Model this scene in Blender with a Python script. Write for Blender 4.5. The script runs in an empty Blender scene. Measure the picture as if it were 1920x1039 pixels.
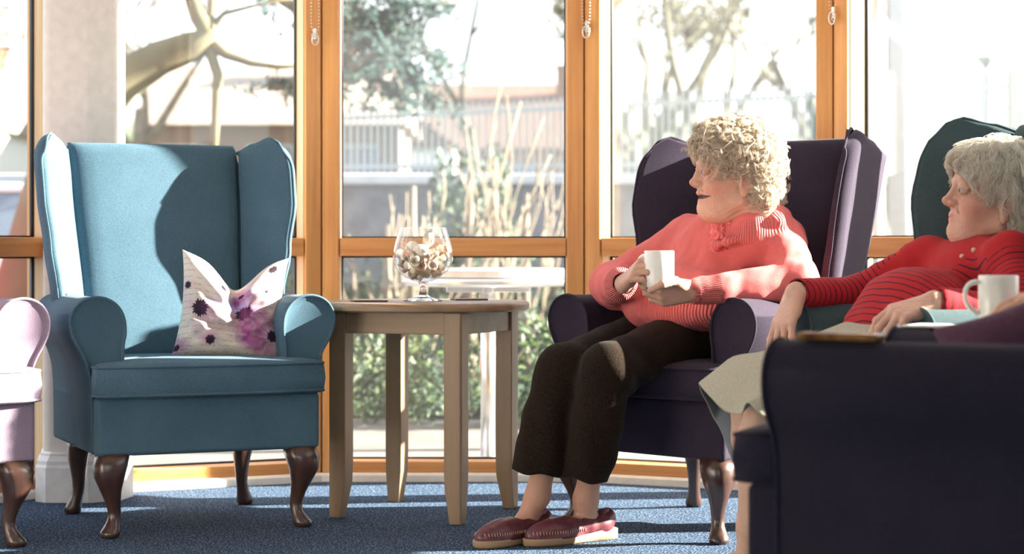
import bpy, bmesh, math, random
import numpy as np
from mathutils import Vector, Matrix, noise as mnoise
R = math.radians
scn = bpy.context.scene
# ---------------------------------------------------------------- camera
cam_d = bpy.data.cameras.new('camera'); cam = bpy.data.objects.new('camera', cam_d)
scn.collection.objects.link(cam); scn.camera = cam
cam.location = (0, 0, .8); cam.rotation_euler = (R(90), 0, 0)
cam_d.lens = 70; cam_d.sensor_width = 36; cam_d.shift_y = -.0284
cam_d.clip_start = .1; cam_d.clip_end = 400
cam_d.dof.use_dof = True; cam_d.dof.focus_distance = 5.45; cam_d.dof.aperture_fstop = 3.2
# ---------------------------------------------------------------- view
vs = scn.view_settings
vs.view_transform = 'Standard'; vs.look = 'None'; vs.gamma = 1; vs.use_curve_mapping = False
vs.exposure = 1.5
# ---------------------------------------------------------------- world and sun
w = bpy.data.worlds.new('sky'); scn.world = w; w.use_nodes = True
nt = w.node_tree; bg = nt.nodes['Background']
tc = nt.nodes.new('ShaderNodeTexCoord'); sp = nt.nodes.new('ShaderNodeSeparateXYZ')
cr = nt.nodes.new('ShaderNodeValToRGB')
nt.links.new(tc.outputs['Generated'], sp.inputs[0]); nt.links.new(sp.outputs['Z'], cr.inputs[0])
cr.color_ramp.elements[0].position = 0.0; cr.color_ramp.elements[0].color = (.97, .98, 1, 1)
cr.color_ramp.elements[1].position = .5; cr.color_ramp.elements[1].color = (.76, .86, 1, 1)
nt.links.new(cr.outputs[0], bg.inputs[0]); bg.inputs[1].default_value = .98
sun_d = bpy.data.lights.new('sun', 'SUN'); sun = bpy.data.objects.new('sun', sun_d)
scn.collection.objects.link(sun)
SUN_AZ, SUN_EL = 6.3, 20.5     # degrees beyond +x towards +y, elevation
sdir = Vector((math.cos(R(SUN_AZ))*math.cos(R(SUN_EL)), math.sin(R(SUN_AZ))*math.cos(R(SUN_EL)), math.sin(R(SUN_EL))))
sun.rotation_euler = sdir.to_track_quat('Z', 'Y').to_euler()
sun_d.energy = 19.0; sun_d.angle = R(.6); sun_d.color = (1, .93, .82)
# ---------------------------------------------------------------- helpers
F = 70/36*1920
def P(px, py, D): return Vector(((px-960)*D/F, D, .8-(py-465)*D/F))
def link(o, parent=None):
    scn.collection.objects.link(o)
    if parent: o.parent = parent
    return o
def tag(o, label=None, cat=None, group=None, kind=None):
    if label: o['label'] = label
    if cat: o['category'] = cat
    if group: o['group'] = group
    if kind: o['kind'] = kind
    return o
def thing(name, label, cat, loc=(0, 0, 0), rz=0, group=None):
    o = bpy.data.objects.new(name, None); o.location = loc; o.rotation_euler = (0, 0, rz); o.empty_display_size = .1
    return tag(link(o), label, cat, group)
class MB:
    def __init__(s): s.v = []; s.f = []
    def add(s, vs_, fs):
        n = len(s.v); s.v += [tuple(p) for p in vs_]; s.f += [tuple(i+n for i in f) for f in fs]; return s
    def box(s, x0, x1, y0, y1, z0, z1, M=None):
        vv = [Vector((x, y, z)) for x in (x0, x1) for y in (y0, y1) for z in (z0, z1)]
        if M: vv = [M @ p for p in vv]
        return s.add(vv, [(0, 1, 3, 2), (4, 6, 7, 5), (0, 4, 5, 1), (2, 3, 7, 6), (0, 2, 6, 4), (1, 5, 7, 3)])
    def prism(s, pts, fn, d0, d1):
        # pts 2D outline, fn(a,b,d)->3D
        n = len(pts); vv = [fn(a, b, d0) for a, b in pts]+[fn(a, b, d1) for a, b in pts]
        ff = [(i, (i+1) % n, n+(i+1) % n, n+i) for i in range(n)]+[tuple(range(n))[::-1], tuple(range(n, 2*n))]
        return s.add(vv, ff)
    def loft(s, rings, cap=True, closed=True):
        n = len(rings[0]); vv = [p for r in rings for p in r]; ff = []
        for i in range(len(rings)-1):
            for j in range(n if closed else n-1):
                a = i*n+j; b = i*n+(j+1) % n; ff.append((a, b, b+n, a+n))
        if cap and closed:
            ff.append(tuple(range(n))[::-1]); m = (len(rings)-1)*n; ff.append(tuple(range(m, m+n)))
        return s.add(vv, ff)
    def tube(s, pts, rad, n=8, closed=False):
        pts = [Vector(p) for p in pts]; m = len(pts)
        if not hasattr(rad, '__len__'): rad = [rad]*m
        rings = []; up = None
        for i, p in enumerate(pts):
            a = pts[(i-1) % m] if (closed or i > 0) else p
            b = pts[(i+1) % m] if (closed or i < m-1) else p
            t = (b-a)
            if t.length < 1e-9: t = Vector((0, 0, 1))
            t.normalize()
            if up is None:
                up = Vector((0, 0, 1)) if abs(t.z) < .9 else Vector((1, 0, 0))
            x = up-t*up.dot(t)
            if x.length < 1e-6: x = t.orthogonal()
            x.normalize(); up = x; y = t.cross(x)
            rings.append([p+(x*math.cos(2*math.pi*k/n)+y*math.sin(2*math.pi*k/n))*rad[i] for k in range(n)])
        if closed: rings.append(rings[0])
        return s.loft(rings, cap=not closed)
    def lathe(s, prof, n=32, c=(0, 0, 0), cap=True):
        c = Vector(c)
        return s.loft([[c+Vector((r*math.cos(2*math.pi*k/n), r*math.sin(2*math.pi*k/n), z)) for k in range(n)] for r, z in prof], cap=cap)
    def build(s, name, m, parent=None, smooth=True, bevel=0, seg=2, sub=0, angle=None):
        me = bpy.data.meshes.new(name); me.from_pydata(s.v, [], s.f)
        bm = bmesh.new(); bm.from_mesh(me)
        bmesh.ops.recalc_face_normals(bm, faces=bm.faces); bm.to_mesh(me); bm.free()
        if smooth: me.polygons.foreach_set('use_smooth', [True]*len(me.polygons))
        me.materials.append(m)
        o = bpy.data.objects.new(name, me); link(o, parent)
        if bevel:
            b = o.modifiers.new('bevel', 'BEVEL'); b.width = bevel; b.segments = seg; b.limit_method = 'ANGLE'; b.angle_limit = R(35)
            b.harden_normals = False
        if sub:
            b = o.modifiers.new('sub', 'SUBSURF'); b.levels = sub; b.render_levels = sub
        if smooth and (bevel or angle) and not sub:
            me.set_sharp_from_angle(angle=R(angle or 40)) if not bevel else None
            if bevel:
                wn = o.modifiers.new('wn', 'WEIGHTED_NORMAL'); wn.keep_sharp = True
        return o
# ---------------------------------------------------------------- materials
def mat(name):
    m = bpy.data.materials.new(name); m.use_nodes = True
    return m, m.node_tree, m.node_tree.nodes['Principled BSDF']
def rgba(c): return (c[0], c[1], c[2], 1)
def nd(nt, t, **kw):
    n = nt.nodes.new(t)
    for k, v in kw.items():
        if k in n.inputs: n.inputs[k].default_value = v
        else: setattr(n, k, v)
    return n
def noise_mat(name, c1, c2, scale=20, rough=.7, bump=0, bscale=None, stretch=None, spec=.3, sheen=0, metal=0, detail=4, contrast=(.3, .7), coat=0, bdist=.002, transl=0):
    m, nt, b = mat(name); L = nt.links.new
    tc = nd(nt, 'ShaderNodeTexCoord'); src = tc.outputs['Object']
    if stretch:
        mp = nd(nt, 'ShaderNodeMapping'); mp.inputs['Scale'].default_value = stretch; L(src, mp.inputs[0]); src = mp.outputs[0]
    nz = nd(nt, 'ShaderNodeTexNoise', Scale=scale, Detail=detail); L(src, nz.inputs['Vector'])
    r = nd(nt, 'ShaderNodeValToRGB'); r.color_ramp.elements[0].position = contrast[0]; r.color_ramp.elements[1].position = contrast[1]
    r.color_ramp.elements[0].color = rgba(c1); r.color_ramp.elements[1].color = rgba(c2)
    L(nz.outputs['Fac'], r.inputs[0]); L(r.outputs[0], b.inputs['Base Color'])
    b.inputs['Roughness'].default_value = rough; b.inputs['Specular IOR Level'].default_value = spec
    b.inputs['Sheen Weight'].default_value = sheen; b.inputs['Metallic'].default_value = metal
    if coat: b.inputs['Coat Weight'].default_value = coat; b.inputs['Coat Roughness'].default_value = .25
    if bump:
        n2 = nd(nt, 'ShaderNodeTexNoise', Scale=bscale or scale, Detail=2); L(src, n2.inputs['Vector'])
        bp = nd(nt, 'ShaderNodeBump', Strength=bump, Distance=bdist); L(n2.outputs['Fac'], bp.inputs['Height']); L(bp.outputs[0], b.inputs['Normal'])
    if transl:
        ts = nd(nt, 'ShaderNodeBsdfTranslucent'); L(r.outputs[0], ts.inputs['Color']); mx = nd(nt, 'ShaderNodeMixShader'); mx.inputs[0].default_value = transl
        L(b.outputs[0], mx.inputs[1]); L(ts.outputs[0], mx.inputs[2]); L(mx.outputs[0], nt.nodes['Material Output'].inputs[0])
    return m
def fabric(name, c, k=1.28, scale=260):
    m, nt, b = mat(name); L = nt.links.new
    tc = nd(nt, 'ShaderNodeTexCoord')
    mp = nd(nt, 'ShaderNodeMapping'); mp.inputs['Scale'].default_value = (1, 1, 3.2); L(tc.outputs['Object'], mp.inputs[0])
    nz = nd(nt, 'ShaderNodeTexNoise', Scale=scale, Detail=3); L(mp.outputs[0], nz.inputs['Vector'])
    n3 = nd(nt, 'ShaderNodeTexNoise', Scale=7, Detail=3); L(tc.outputs['Object'], n3.inputs['Vector'])
    r = nd(nt, 'ShaderNodeValToRGB'); r.color_ramp.elements[0].position = .3; r.color_ramp.elements[1].position = .72
    r.color_ramp.elements[0].color = rgba([x/k for x in c]); r.color_ramp.elements[1].color = rgba([min(1, x*k+.004) for x in c])
    ad = nd(nt, 'ShaderNodeMath', operation='ADD'); ml = nd(nt, 'ShaderNodeMath', operation='MULTIPLY_ADD')
    ml.inputs[1].default_value = .35; ml.inputs[2].default_value = -.175
    L(n3.outputs['Fac'], ml.inputs[0]); L(nz.outputs['Fac'], ad.inputs[0]); L(ml.outputs[0], ad.inputs[1])
    L(ad.outputs[0], r.inputs[0]); L(r.outputs[0], b.inputs['Base Color'])
    b.inputs['Roughness'].default_value = .9; b.inputs['Specular IOR Level'].default_value = .15
    b.inputs['Sheen Weight'].default_value = .05; b.inputs['Sheen Roughness'].default_value = .4
    bp = nd(nt, 'ShaderNodeBump', Strength=.6, Distance=.0012); L(nz.outputs['Fac'], bp.inputs['Height']); L(bp.outputs[0], b.inputs['Normal'])
    return m
def wood(name, c1, c2, axis='Z', scale=9, rough=.45, coat=.15):
    st = {'X': (.05, 1, 1), 'Y': (1, .05, 1), 'Z': (1, 1, .05)}[axis]
    return noise_mat(name, c1, c2, scale=scale*4, rough=rough, stretch=st, bump=.15, bscale=scale*14, spec=.35, coat=coat, detail=6, bdist=.0008)
def glassy(name, tint=(1, 1, 1), dust_haze=0.0, gloss=1.0, rough=0.0):
    m, nt, b = mat(name); L = nt.links.new; nt.nodes.remove(b)
    tr = nd(nt, 'ShaderNodeBsdfTransparent', Color=rgba(tint)); gl = nd(nt, 'ShaderNodeBsdfGlossy', Roughness=rough)
    lw = nd(nt, 'ShaderNodeLayerWeight', Blend=.5); pw = nd(nt, 'ShaderNodeMath', operation='POWER'); pw.inputs[1].default_value = 5 if gloss == 1 else 2.2; L(lw.outputs['Facing'], pw.inputs[0])
    fr = nd(nt, 'ShaderNodeMath', operation='MULTIPLY_ADD'); fr.inputs[1].default_value = .6 if gloss == 1 else 1.0; fr.inputs[2].default_value = .03 if gloss == 1 else .05; L(pw.outputs[0], fr.inputs[0])
    mx = nd(nt, 'ShaderNodeMixShader'); L(fr.outputs[0], mx.inputs[0]); L(tr.outputs[0], mx.inputs[1]); L(gl.outputs[0], mx.inputs[2])
    out = mx
    if dust_haze:  # dust film that also puts the milky glare haze into the glass
        ts = nd(nt, 'ShaderNodeBsdfTranslucent', Color=(1, .97, .92, 1)); df = nd(nt, 'ShaderNodeBsdfDiffuse', Color=(1, .97, .92, 1))
        m2 = nd(nt, 'ShaderNodeMixShader'); m2.inputs[0].default_value = .35; L(ts.outputs[0], m2.inputs[1]); L(df.outputs[0], m2.inputs[2])
        m3 = nd(nt, 'ShaderNodeMixShader'); m3.inputs[0].default_value = dust_haze; L(mx.outputs[0], m3.inputs[1]); L(m2.outputs[0], m3.inputs[2]); out = m3
    L(out.outputs[0], nt.nodes['Material Output'].inputs[0])
    return m
def plain(name, c, rough=.5, metal=0, spec=.5, **kw): 
    return noise_mat(name, [x*.94 for x in c], [min(1, x*1.06) for x in c], scale=30, rough=rough, metal=metal, spec=spec, **kw)
M = {}
M['paint'] = plain('cream_paint', (.80, .76, .70), .5)
M['white'] = plain('white_paint', (.82, .81, .78), .5)
M['oak'] = wood('larch_frame', (.56, .24, .07), (.78, .40, .135))
M['oak_r'] = wood('larch_rail', (.54, .215, .06), (.74, .35, .115), 'X')
M['oak_in'] = wood('larch_reveal', (.62, .42, .22), (.78, .58, .36))
M['gasket'] = plain('gasket', (.03, .035, .04), .5)
M['glass'] = glassy('window_glass', (.97, .985, .98), .024)
M['beech'] = wood('beech', (.23, .145, .08), (.33, .215, .125), 'Z', 6)
M['beech_x'] = wood('beech_rail', (.22, .14, .075), (.32, .205, .118), 'X', 6)
M['mahog'] = noise_mat('mahogany', (.035, .016, .012), (.075, .034, .022), 30, .3, spec=.5, coat=.5, stretch=(1, 1, .2))
M['blue'] = fabric('blue_fabric', (.060, .115, .155))
M['mauve'] = fabric('mauve_fabric', (.25, .19, .25))
M['purple'] = fabric('aubergine_fabric', (.034, .025, .042))
M['teal'] = fabric('teal_fabric', (.045, .075, .082))
M['navy'] = fabric('navy_fabric', (.016, .014, .026))
M['china'] = plain('white_china', (.80, .78, .72), .25)
M['chrome'] = plain('brushed_steel', (.72, .74, .76), .28, 1)
# ---------------------------------------------------------------- setting
def carpet():
    m, nt, b = mat('blue_carpet'); L = nt.links.new
    tc = nd(nt, 'ShaderNodeTexCoord')
    nz = nd(nt, 'ShaderNodeTexNoise', Scale=170, Detail=3); L(tc.outputs['Object'], nz.inputs['Vector'])
    vo = nd(nt, 'ShaderNodeTexVoronoi', Scale=210); L(tc.outputs['Object'], vo.inputs['Vector'])
    r = nd(nt, 'ShaderNodeValToRGB'); e = r.color_ramp.elements
    e[0].position = .32; e[0].color = (.004, .010, .028, 1); e[1].position = .76; e[1].color = (.20, .26, .33, 1)
    x = e.new(.5); x.color = (.009, .021, .052, 1); x = e.new(.62); x.color = (.040, .075, .13, 1)
    ml = nd(nt, 'ShaderNodeMath', operation='MULTIPLY_ADD'); ml.inputs[1].default_value = .35; L(vo.outputs['Distance'], ml.inputs[0])
    sb = nd(nt, 'ShaderNodeMath', operation='SUBTRACT'); L(nz.outputs['Fac'], sb.inputs[0]); sb.inputs[1].default_value = .10
    L(sb.outputs[0], ml.inputs[2]); L(ml.outputs[0], r.inputs[0]); L(r.outputs[0], b.inputs['Base Color'])
    b.inputs['Roughness'].default_value = .95; b.inputs['Specular IOR Level'].default_value = .1; b.inputs['Sheen Weight'].default_value = 0
    bp = nd(nt, 'ShaderNodeBump', Strength=.8, Distance=.003); L(nz.outputs['Fac'], bp.inputs['Height']); L(bp.outputs[0], b.inputs['Normal'])
    return m
c25 = math.cos(R(25)); s25 = math.sin(R(25))
A = [None]*8
P1 = Vector((-.652, 6.82)); P2 = Vector((.247, 6.82)); L_ = .875
def step(p, a, d=1, l=L_): return p+Vector((math.cos(R(a)), math.sin(R(a))))*l*d
P3 = step(P2, -25); P4 = step(P3, -50); P5 = step(P4, -76); P6 = step(P5, -90); P7 = step(P6, -90)
P0 = step(P1, 25, -1); Q1 = step(P0, 50, -1); Q2 = step(Q1, 72, -1); Q3 = step(Q2, 90, -1)
bay = [Q3, Q2, Q1, P0, P1, P2, P3, P4, P5, P6, P7]
pts = [Vector((Q3.x, -2.6))]+bay+[Vector((P7.x, -2.6))]
def st(o, kind='structure'): o['kind'] = kind; return o
fl = MB(); fl.prism([(p.x, p.y) for p in pts], lambda a, b, d: (a, b, d), -.08, 0); st(fl.build('floor', carpet(), smooth=False))
ce = MB(); ce.prism([(p.x, p.y) for p in pts], lambda a, b, d: (a, b, d), 2.56, 2.7); st(ce.build('ceiling', M['white'], smooth=False))
# solid side walls behind the bay (out of the picture); no back wall, rear left open for sky fill light
mb = MB(); mb.box(Q3.x-.12, Q3.x, -2.6, Q3.y, 0, 2.56); st(mb.build('wall_left', M['paint'], smooth=False))
mb = MB(); mb.box(P7.x, P7.x+.12, -2.6, P7.y, 0, 2.56); st(mb.build('wall_right', M['paint'], smooth=False))
def window(i, a, b):
    d = (b-a); ln = d.length; ang = math.atan2(d.y, d.x)
    Mx = Matrix.Translation((a.x, a.y, 0)) @ Matrix.Rotation(ang, 4, 'Z')
    r = bpy.data.objects.new('window_%d' % i, None); link(r); r.matrix_world = Mx; r['kind'] = 'structure'
    T = 2.5; D = .13; W = .058
    def rail(n, x0, x1, y0, y1, z0, z1, m, bev=.004):
        k = MB(); k.box(x0, x1, y0, y1, z0, z1); return k.build(n, m, r, bevel=bev)
    for x0, x1 in ((0.002, W), (ln-W, ln-.002)):
        st_ = rail('stile', x0, x1, 0, D, .03, T, M['oak'])
        xr = (x1, x1+.003) if x0 < .1 else (x0-.003, x0)
        k = MB(); k.box(xr[0], xr[1], .016, .086, .07, T-.07); k.build('reveal_lining', M['oak_in'], st_, smooth=False)
    rail('transom', W+.003, ln-W-.003, .004, D-.01, .772, .834, M['oak_r']); rail('bottom_rail', W, ln-W, .004, D, .03, .068, M['oak_r'])
    rail('head_rail', W, ln-W, .004, D, T-.07, T, M['oak_r'])
    for z0, z1 in ((.068, .772), (.834, T-.07)):
        for x0, x1, za, zb in ((W, W+.008, z0, z1), (ln-W-.008, ln-W, z0, z1), (W, ln-W, z0, z0+.006), (W, ln-W, z1-.006, z1)):
            rail('gasket', x0, x1, .088, .104, za, zb, M['gasket'], 0)
        k = MB(); k.box(W+.002, ln-W-.002, .094, .098, z0+.002, z1-.002); k.build('pane', M['glass'], r, smooth=False)
    # skirting under the frame
    k = MB(); k.prism([(-.014, 0), (-.014, .022), (-.004, .03), (D, .03), (D, 0)], lambda y, z, x: (x, y, z), 0, ln)
    k.build('sill_board', M['paint'], r, smooth=False)
n = 0
for i in range(len(bay)-1):
    a, b = bay[i], bay[i+1]
    n += 1; window(n, a, b)
# corner posts filling the wedge between neighbouring frames
for i, p in enumerate(bay[1:-1]):
    a, b = bay[i], bay[i+2]; na = (p-a).normalized(); nb = (b-p).normalized()
    oa = Vector((-na.y, na.x)); ob = Vector((-nb.y, nb.x)); k = MB()
    q = [p+(oa+ob).normalized()*.001, p+oa*.128-na*.001, p+(oa+ob).normalized()*.135, p+ob*.128+nb*.001]
    k.prism([(v.x, v.y) for v in q], lambda a_, b_, d: (a_, b_, d), .0, 2.52); st(k.build('trim_%d' % (i+1), M['oak'], smooth=False))
# pillar with moulded skirting
cl = [(-1.515, 6.46), (-1.480, 6.285), (-1.447, 6.26), (-1.333, 6.255), (-1.257, 6.305), (-1.242, 6.40), (-1.29, 6.46)]
cx = sum(p[0] for p in cl)/7; cy = sum(p[1] for p in cl)/7
k = MB(); k.prism(cl, lambda a, b, d: (a, b, d), 0, 2.56); k.build('wall_pillar', M['paint'], bevel=.006)['kind'] = 'structure'
def ring(e, z): return [Vector((cx+(a-cx)*(1+e/.13), cy+(b-cy)*(1+e/.1), z)) for a, b in cl]
k = MB(); k.loft([ring(.024, 0.001), ring(.024, .11), ring(.019, .118), ring(.019, .13), ring(.008, .146), ring(.008, .152), ring(0.002, .158)])
k.build('trim_20', M['white'], smooth=False)['kind'] = 'structure'
# ---------------------------------------------------------------- blind chains
M['bead'] = plain('bead_metal', (.78, .76, .72), .3, .6)
def chain(p, ang, zb, label):
    r = thing('blind_chain', label, 'blind chain', (p[0], p[1], zb), ang, 'blind chains on the window frames')
    k = MB(); rng = random.Random(int(zb*1000)); N = 70
    for s_ in (-1, 1):
        for j in range(N):
            z = .02+j*.0115; x = s_*(.011+.003*math.sin(j*.2))*(min(1, (j+2)/5))
            k.lathe([(.0006, -.0028), (.0022, -.0018), (.003, 0), (.0022, .0018), (.0006, .0028)], 5, (x, -.008, z))
    k.build('chain', M['bead'], r)
    k = MB(); k.tube([(math.cos(a/10*2*math.pi)*.012, -.009+.002*math.sin(a), .012+math.sin(a/10*2*math.pi)*.02) for a in range(10)], .0026, 6, closed=True)
    k.tube([(-.012, -.006, .03), (.004, -.006, .0), (.012, -.006, .026)], .002, 6)
    k.build('safety_loop', M['bead'], r)
    k = MB(); k.box(-.006, .006, -.006, 0.0, .012, .05); k.build('clip', M['bead'], r, bevel=.002)
o3 = Vector((0, 0))
def onwin(p, a, d, off): return (p.x+math.cos(R(a))*d+math.sin(R(a))*off, p.y+math.sin(R(a))*d-math.cos(R(a))*off)
chain(onwin(P0, 0, .0, .165), 0, 1.555, 'silver bead blind chain hanging beside the white pillar behind the blue wing chair')
chain(onwin(P1, 25, -.03, .01), R(25), 1.50, 'silver bead blind chain on the wooden post right of the blue armchair')
chain(onwin(P2, -25, .015, .01), R(-25), 1.525, 'silver bead blind chain on the wooden post left of the woman in coral')
chain(onwin(P3, -50, .012, .01), R(-50), 1.53, 'silver bead blind chain on the wooden post above the woman in coral')
# ---------------------------------------------------------------- wing armchairs
def lerp(a, b, t): return a+(b-a)*t
def interp(tab, x):
    if x <= tab[0][0]: return tab[0][1]
    for (a, u), (b, v) in zip(tab, tab[1:]):
        if x <= b:
            t = (x-a)/(b-a); t = t*t*(3-2*t); return u+(v-u)*t
    return tab[-1][1]
def yb(z): return .26+(z-.66)*.262          # front surface of the reclined back
def armchair(label, m, loc, rz, wings=True, drop=0):
    r = thing('wing_armchair', label, 'armchair', (loc[0], loc[1], 0), R(rz), None)
    # base rail
    k = MB(); k.box(-.32, .32, -.265, .36, .226, .388); k.build('seat_base', m, r, bevel=.014, seg=3)
    # arms: scroll cross-section (x,z), extruded in y
    prof = [(.236, .23), (.236, .50), (.229, .56), (.233, .605), (.250, .637), (.276, .656), (.308, .663), (.342, .656), (.368, .636), (.382, .604), (.379, .568),
            (.365, .535), (.345, .50), (.331, .46), (.325, .42), (.322, .36), (.320, .23)]
    prof = [(x, z-drop*min(1, max(0, (z-.44)/.1))) for x, z in prof]
    def cr1(ps, n):
        ps = [Vector((a, b, 0)) for a, b in ps]; out = []
        for i in range(len(ps)-1):
            p0, p1, p2, p3 = ps[max(0, i-1)], ps[i], ps[i+1], ps[min(len(ps)-1, i+2)]
            for q in range(n): u = q/n; v_ = .5*((2*p1)+(p2-p0)*u+(2*p0-5*p1+4*p2-p3)*u*u+(3*p1-p0-3*p2+p3)*u**3); out.append((v_.x, v_.y))
        return out+[(ps[-1].x, ps[-1].y)]
    prof = cr1(prof, 4)
    for s in (-1, 1):
        k = MB(); rings = []
        for y, sc in ((-.200, .90), (-.206, .97), (-.203, 1.0), (.0, 1.0), (.2, 1.0), (.36, .985), (.43, .96)):
            cx_, cz_ = .285, .50
            rings.append([Vector((s*((cx_+(x-cx_)*sc) if y < 0 else x*(1-.05*max(0, y)/.4)), y, (cz_+(z-cz_)*sc) if (y < 0 and z > .5) else z)) for x, z in prof])
        k.loft(rings); a = k.build('armrest', m, r, bevel=0)
        a.data.set_sharp_from_angle(angle=R(50))
        k = MB(); pr = prof[1:]
        k.tube([Vector((s*x, -.206, z)) for x, z in pr], .0042, 6); k.build('piping', m, a)
    # front posts' lower piece ( T front of the seat )
    # cushion
    k = MB(); N = []
    def cush(zc, sc, inset):
        o = [(-.325, -.285), (-.20, -.300), (0, -.305), (.20, -.300), (.325, -.285), (.330, -.245), (.322, -.212), (.235, -.210), (.232, 0), (.225, .21), (-.225, .21), (-.232, 0), (-.235, -.210), (-.322, -.212), (-.330, -.245)]
        out = []
        for x, y in o:
            f = 1-inset
            out.append(Vector((x*f, (y+.05)*f-.05, zc)))
        return out
    zt = [(.386, .05), (.389, .015), (.396, 0), (.43, -.012), (.466, 0), (.474, .012), (.480, .05), (.484, .16), (.489, .45), (.491, .8)]
    k.loft([cush(z, 1, i) for z, i in zt]); cu = k.build('seat_cushion', m, r); cu.data.set_sharp_from_angle(angle=R(70))
    for z, i in ((.394, .0), (.472, .002)):
        k = MB(); k.tube(cush(z, 1, i), .0042, 6, closed=True); k.build('piping', m, cu)
    # back cushion panel: loft over z
    k = MB(); rings = []
    for z, th in ((.42, 1), (.5, 1), (.58, 1), (.66, 1), (.75, 1), (.84, 1), (.93, 1), (1.0, 1), (1.06, 1), (1.09, .98), (1.108, .9), (1.118, .72), (1.123, .4)):
        wv = interp([(.42, .243), (.66, .246), (1.0, .262), (1.12, .266)], z)*(1 if th > .8 else .985)
        y0 = yb(z); d = .085*th; yc = y0+.045
        q = []
        for t in range(24):
            a = 2*math.pi*t/24; ca, sa = math.cos(a), math.sin(a)
            ex = .28
            x = wv*math.copysign(abs(ca)**ex, ca); y = yc+math.copysign(abs(sa)**.7, sa)*d*.5
            if sa < 0: y -= .010*(1-(x/wv)**2)
            q.append(Vector((x, y, z)))
        rings.append(q)
    k.loft(rings); bk = k.build('backrest', m, r)
    # outside back
    k = MB(); rings = []
    for z in (.226, .4, .6, .8, 1.0, 1.07, 1.10):
        wv = interp([(.226, .305), (.6, .31), (1.0, .295), (1.1, .27)], z); a = yb(max(z, .5))+.04; b = yb(max(z, .42))+.135
        rings.append([Vector((-wv, a, z)), Vector((wv, a, z)), Vector((wv*.97, b-.01, z)), Vector((wv*.9, b, z)), Vector((-wv*.9, b, z)), Vector((-wv*.97, b-.01, z))])
    k.loft(rings); k.build('outside_back', m, r, bevel=.008)
    # wings
    tipx = [(.60, .322), (.66, .332), (.80, .352), (.95, .370), (1.05, .372), (1.14, .362)]
    dep = [(.60, .085), (.66, .115), (.78, .150), (.95, .185), (1.02, .185), (1.14, .16)]
    def ztop(u): return interp([(0, 1.10), (.35, 1.123), (.72, 1.141), (.9, 1.125), (1.0, 1.082)], u)
    for s in ((-1, 1) if wings else ()):
        NU = 14; cs = [(i/NU, 0) for i in range(NU+1)]+[((NU-i)/NU, 1) for i in range(0, NU+1)]
        def wp(u, side, v):
            zz = .585+v*(ztop(u)-.585); tz = min(zz, 1.14)
            xi = interp([(.6, .243), (1.0, .262), (1.14, .268)], tz); xo = interp(tipx, tz); d = interp(dep, tz); y0 = yb(tz)+.012
            p = Vector((lerp(xi, xo, u), y0-d*u-(.012*math.sin(math.pi*u)), zz))
            th = .040+.0*u
            if v > .93: th *= max(.18, math.sqrt(max(0, 1-((v-.93)/.07)**2)))
            if u > .93: th *= .62
            n_ = Vector((d, xo-xi, 0)).normalized()
            ex = (1-u)
            if side: p = p+Vector((n_.x*th+ex*.012, n_.y*th+ex*.11*(1 if v < .96 else .9), 0))
            return Vector((s*p.x, p.y, p.z))
        vsn = [0, .07, .14, .2, .27, .33, .4, .46, .52, .58, .64, .7, .75, .8, .85, .89, .92, .945, .965, .98, .99, 1]
        k = MB(); k.loft([[wp(u, sd, v) for u, sd in cs] for v in vsn]); wg = k.build('wing', m, r)
        path = [wp(1, 1, v)*.5+wp(1, 0, v)*.5+Vector((s*.001, -.001, 0)) for v in vsn]+[wp(u/10, 1, 1)*.5+wp(u/10, 0, 1)*.5+Vector((0, 0, .002)) for u in (9.6, 9, 8, 7, 6, 5, 4, 3, 2, 1, 0)]
        k = MB(); k.tube(path, .0045, 6); k.build('piping', m, wg)
    # cabriole legs
    for sx in (-1, 1):
        for sy in (-1, 1):
            fr = sy < 0
            if fr: tab = [(.232, .0, .046), (.20, .010, .047), (.165, .014, .040), (.13, .008, .030), (.10, .000, .0225), (.07, -.006, .0185), (.045, -.004, .0185), (.028, .004, .023), (.016, .010, .028), (.006, .012, .027), (0, .012, .022)]
            else: tab = [(.232, .0, .036), (.20, .004, .034), (.165, .006, .029), (.13, .004, .024), (.10, .003, .020), (.07, .004, .0175), (.045, .010, .019), (.028, .016, .023), (.016, .019, .026), (.006, .020, .025), (0, .020, .021)]
            bx_, by_ = sx*(.268 if fr else .25), (-.222 if fr else .30)
            k = MB(); rings = []
            for z, o, rd in tab:
                cxx, cyy = bx_+sx*o*.9, by_+sy*o*.9; q = []
                ex = .72 if z > .14 else 1.0
                for t in range(16):
                    a = 2*math.pi*t/16; ca, sa = math.cos(a), math.sin(a)
                    q.append(Vector((cxx+rd*math.copysign(abs(ca)**ex, ca), cyy+rd*math.copysign(abs(sa)**ex, sa), z+.0005)))
                rings.append(q)
            k.loft(rings); k.build('leg', M['mahog'], r)
    return r
blue = armchair('light blue wing armchair with a floral cushion, left of the round side table', M['blue'], (-.95, 5.82), 24)
mauve = armchair('pale mauve wing armchair cut off by the left edge, beside the white pillar', M['mauve'], (-1.69, 5.36), 36)
purp = armchair('dark aubergine wing armchair in which the woman in the coral cardigan sits', M['purple'], (.526, 5.74), -45)
teal = armchair('dark teal wing armchair in which the woman in the red striped top sits', M['teal'], (1.02, 4.85), -72)
navy = armchair('near black navy armchair in the foreground at the right edge, seen from its side', M['navy'], (.80, 3.64), -120, False, .022)
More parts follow.
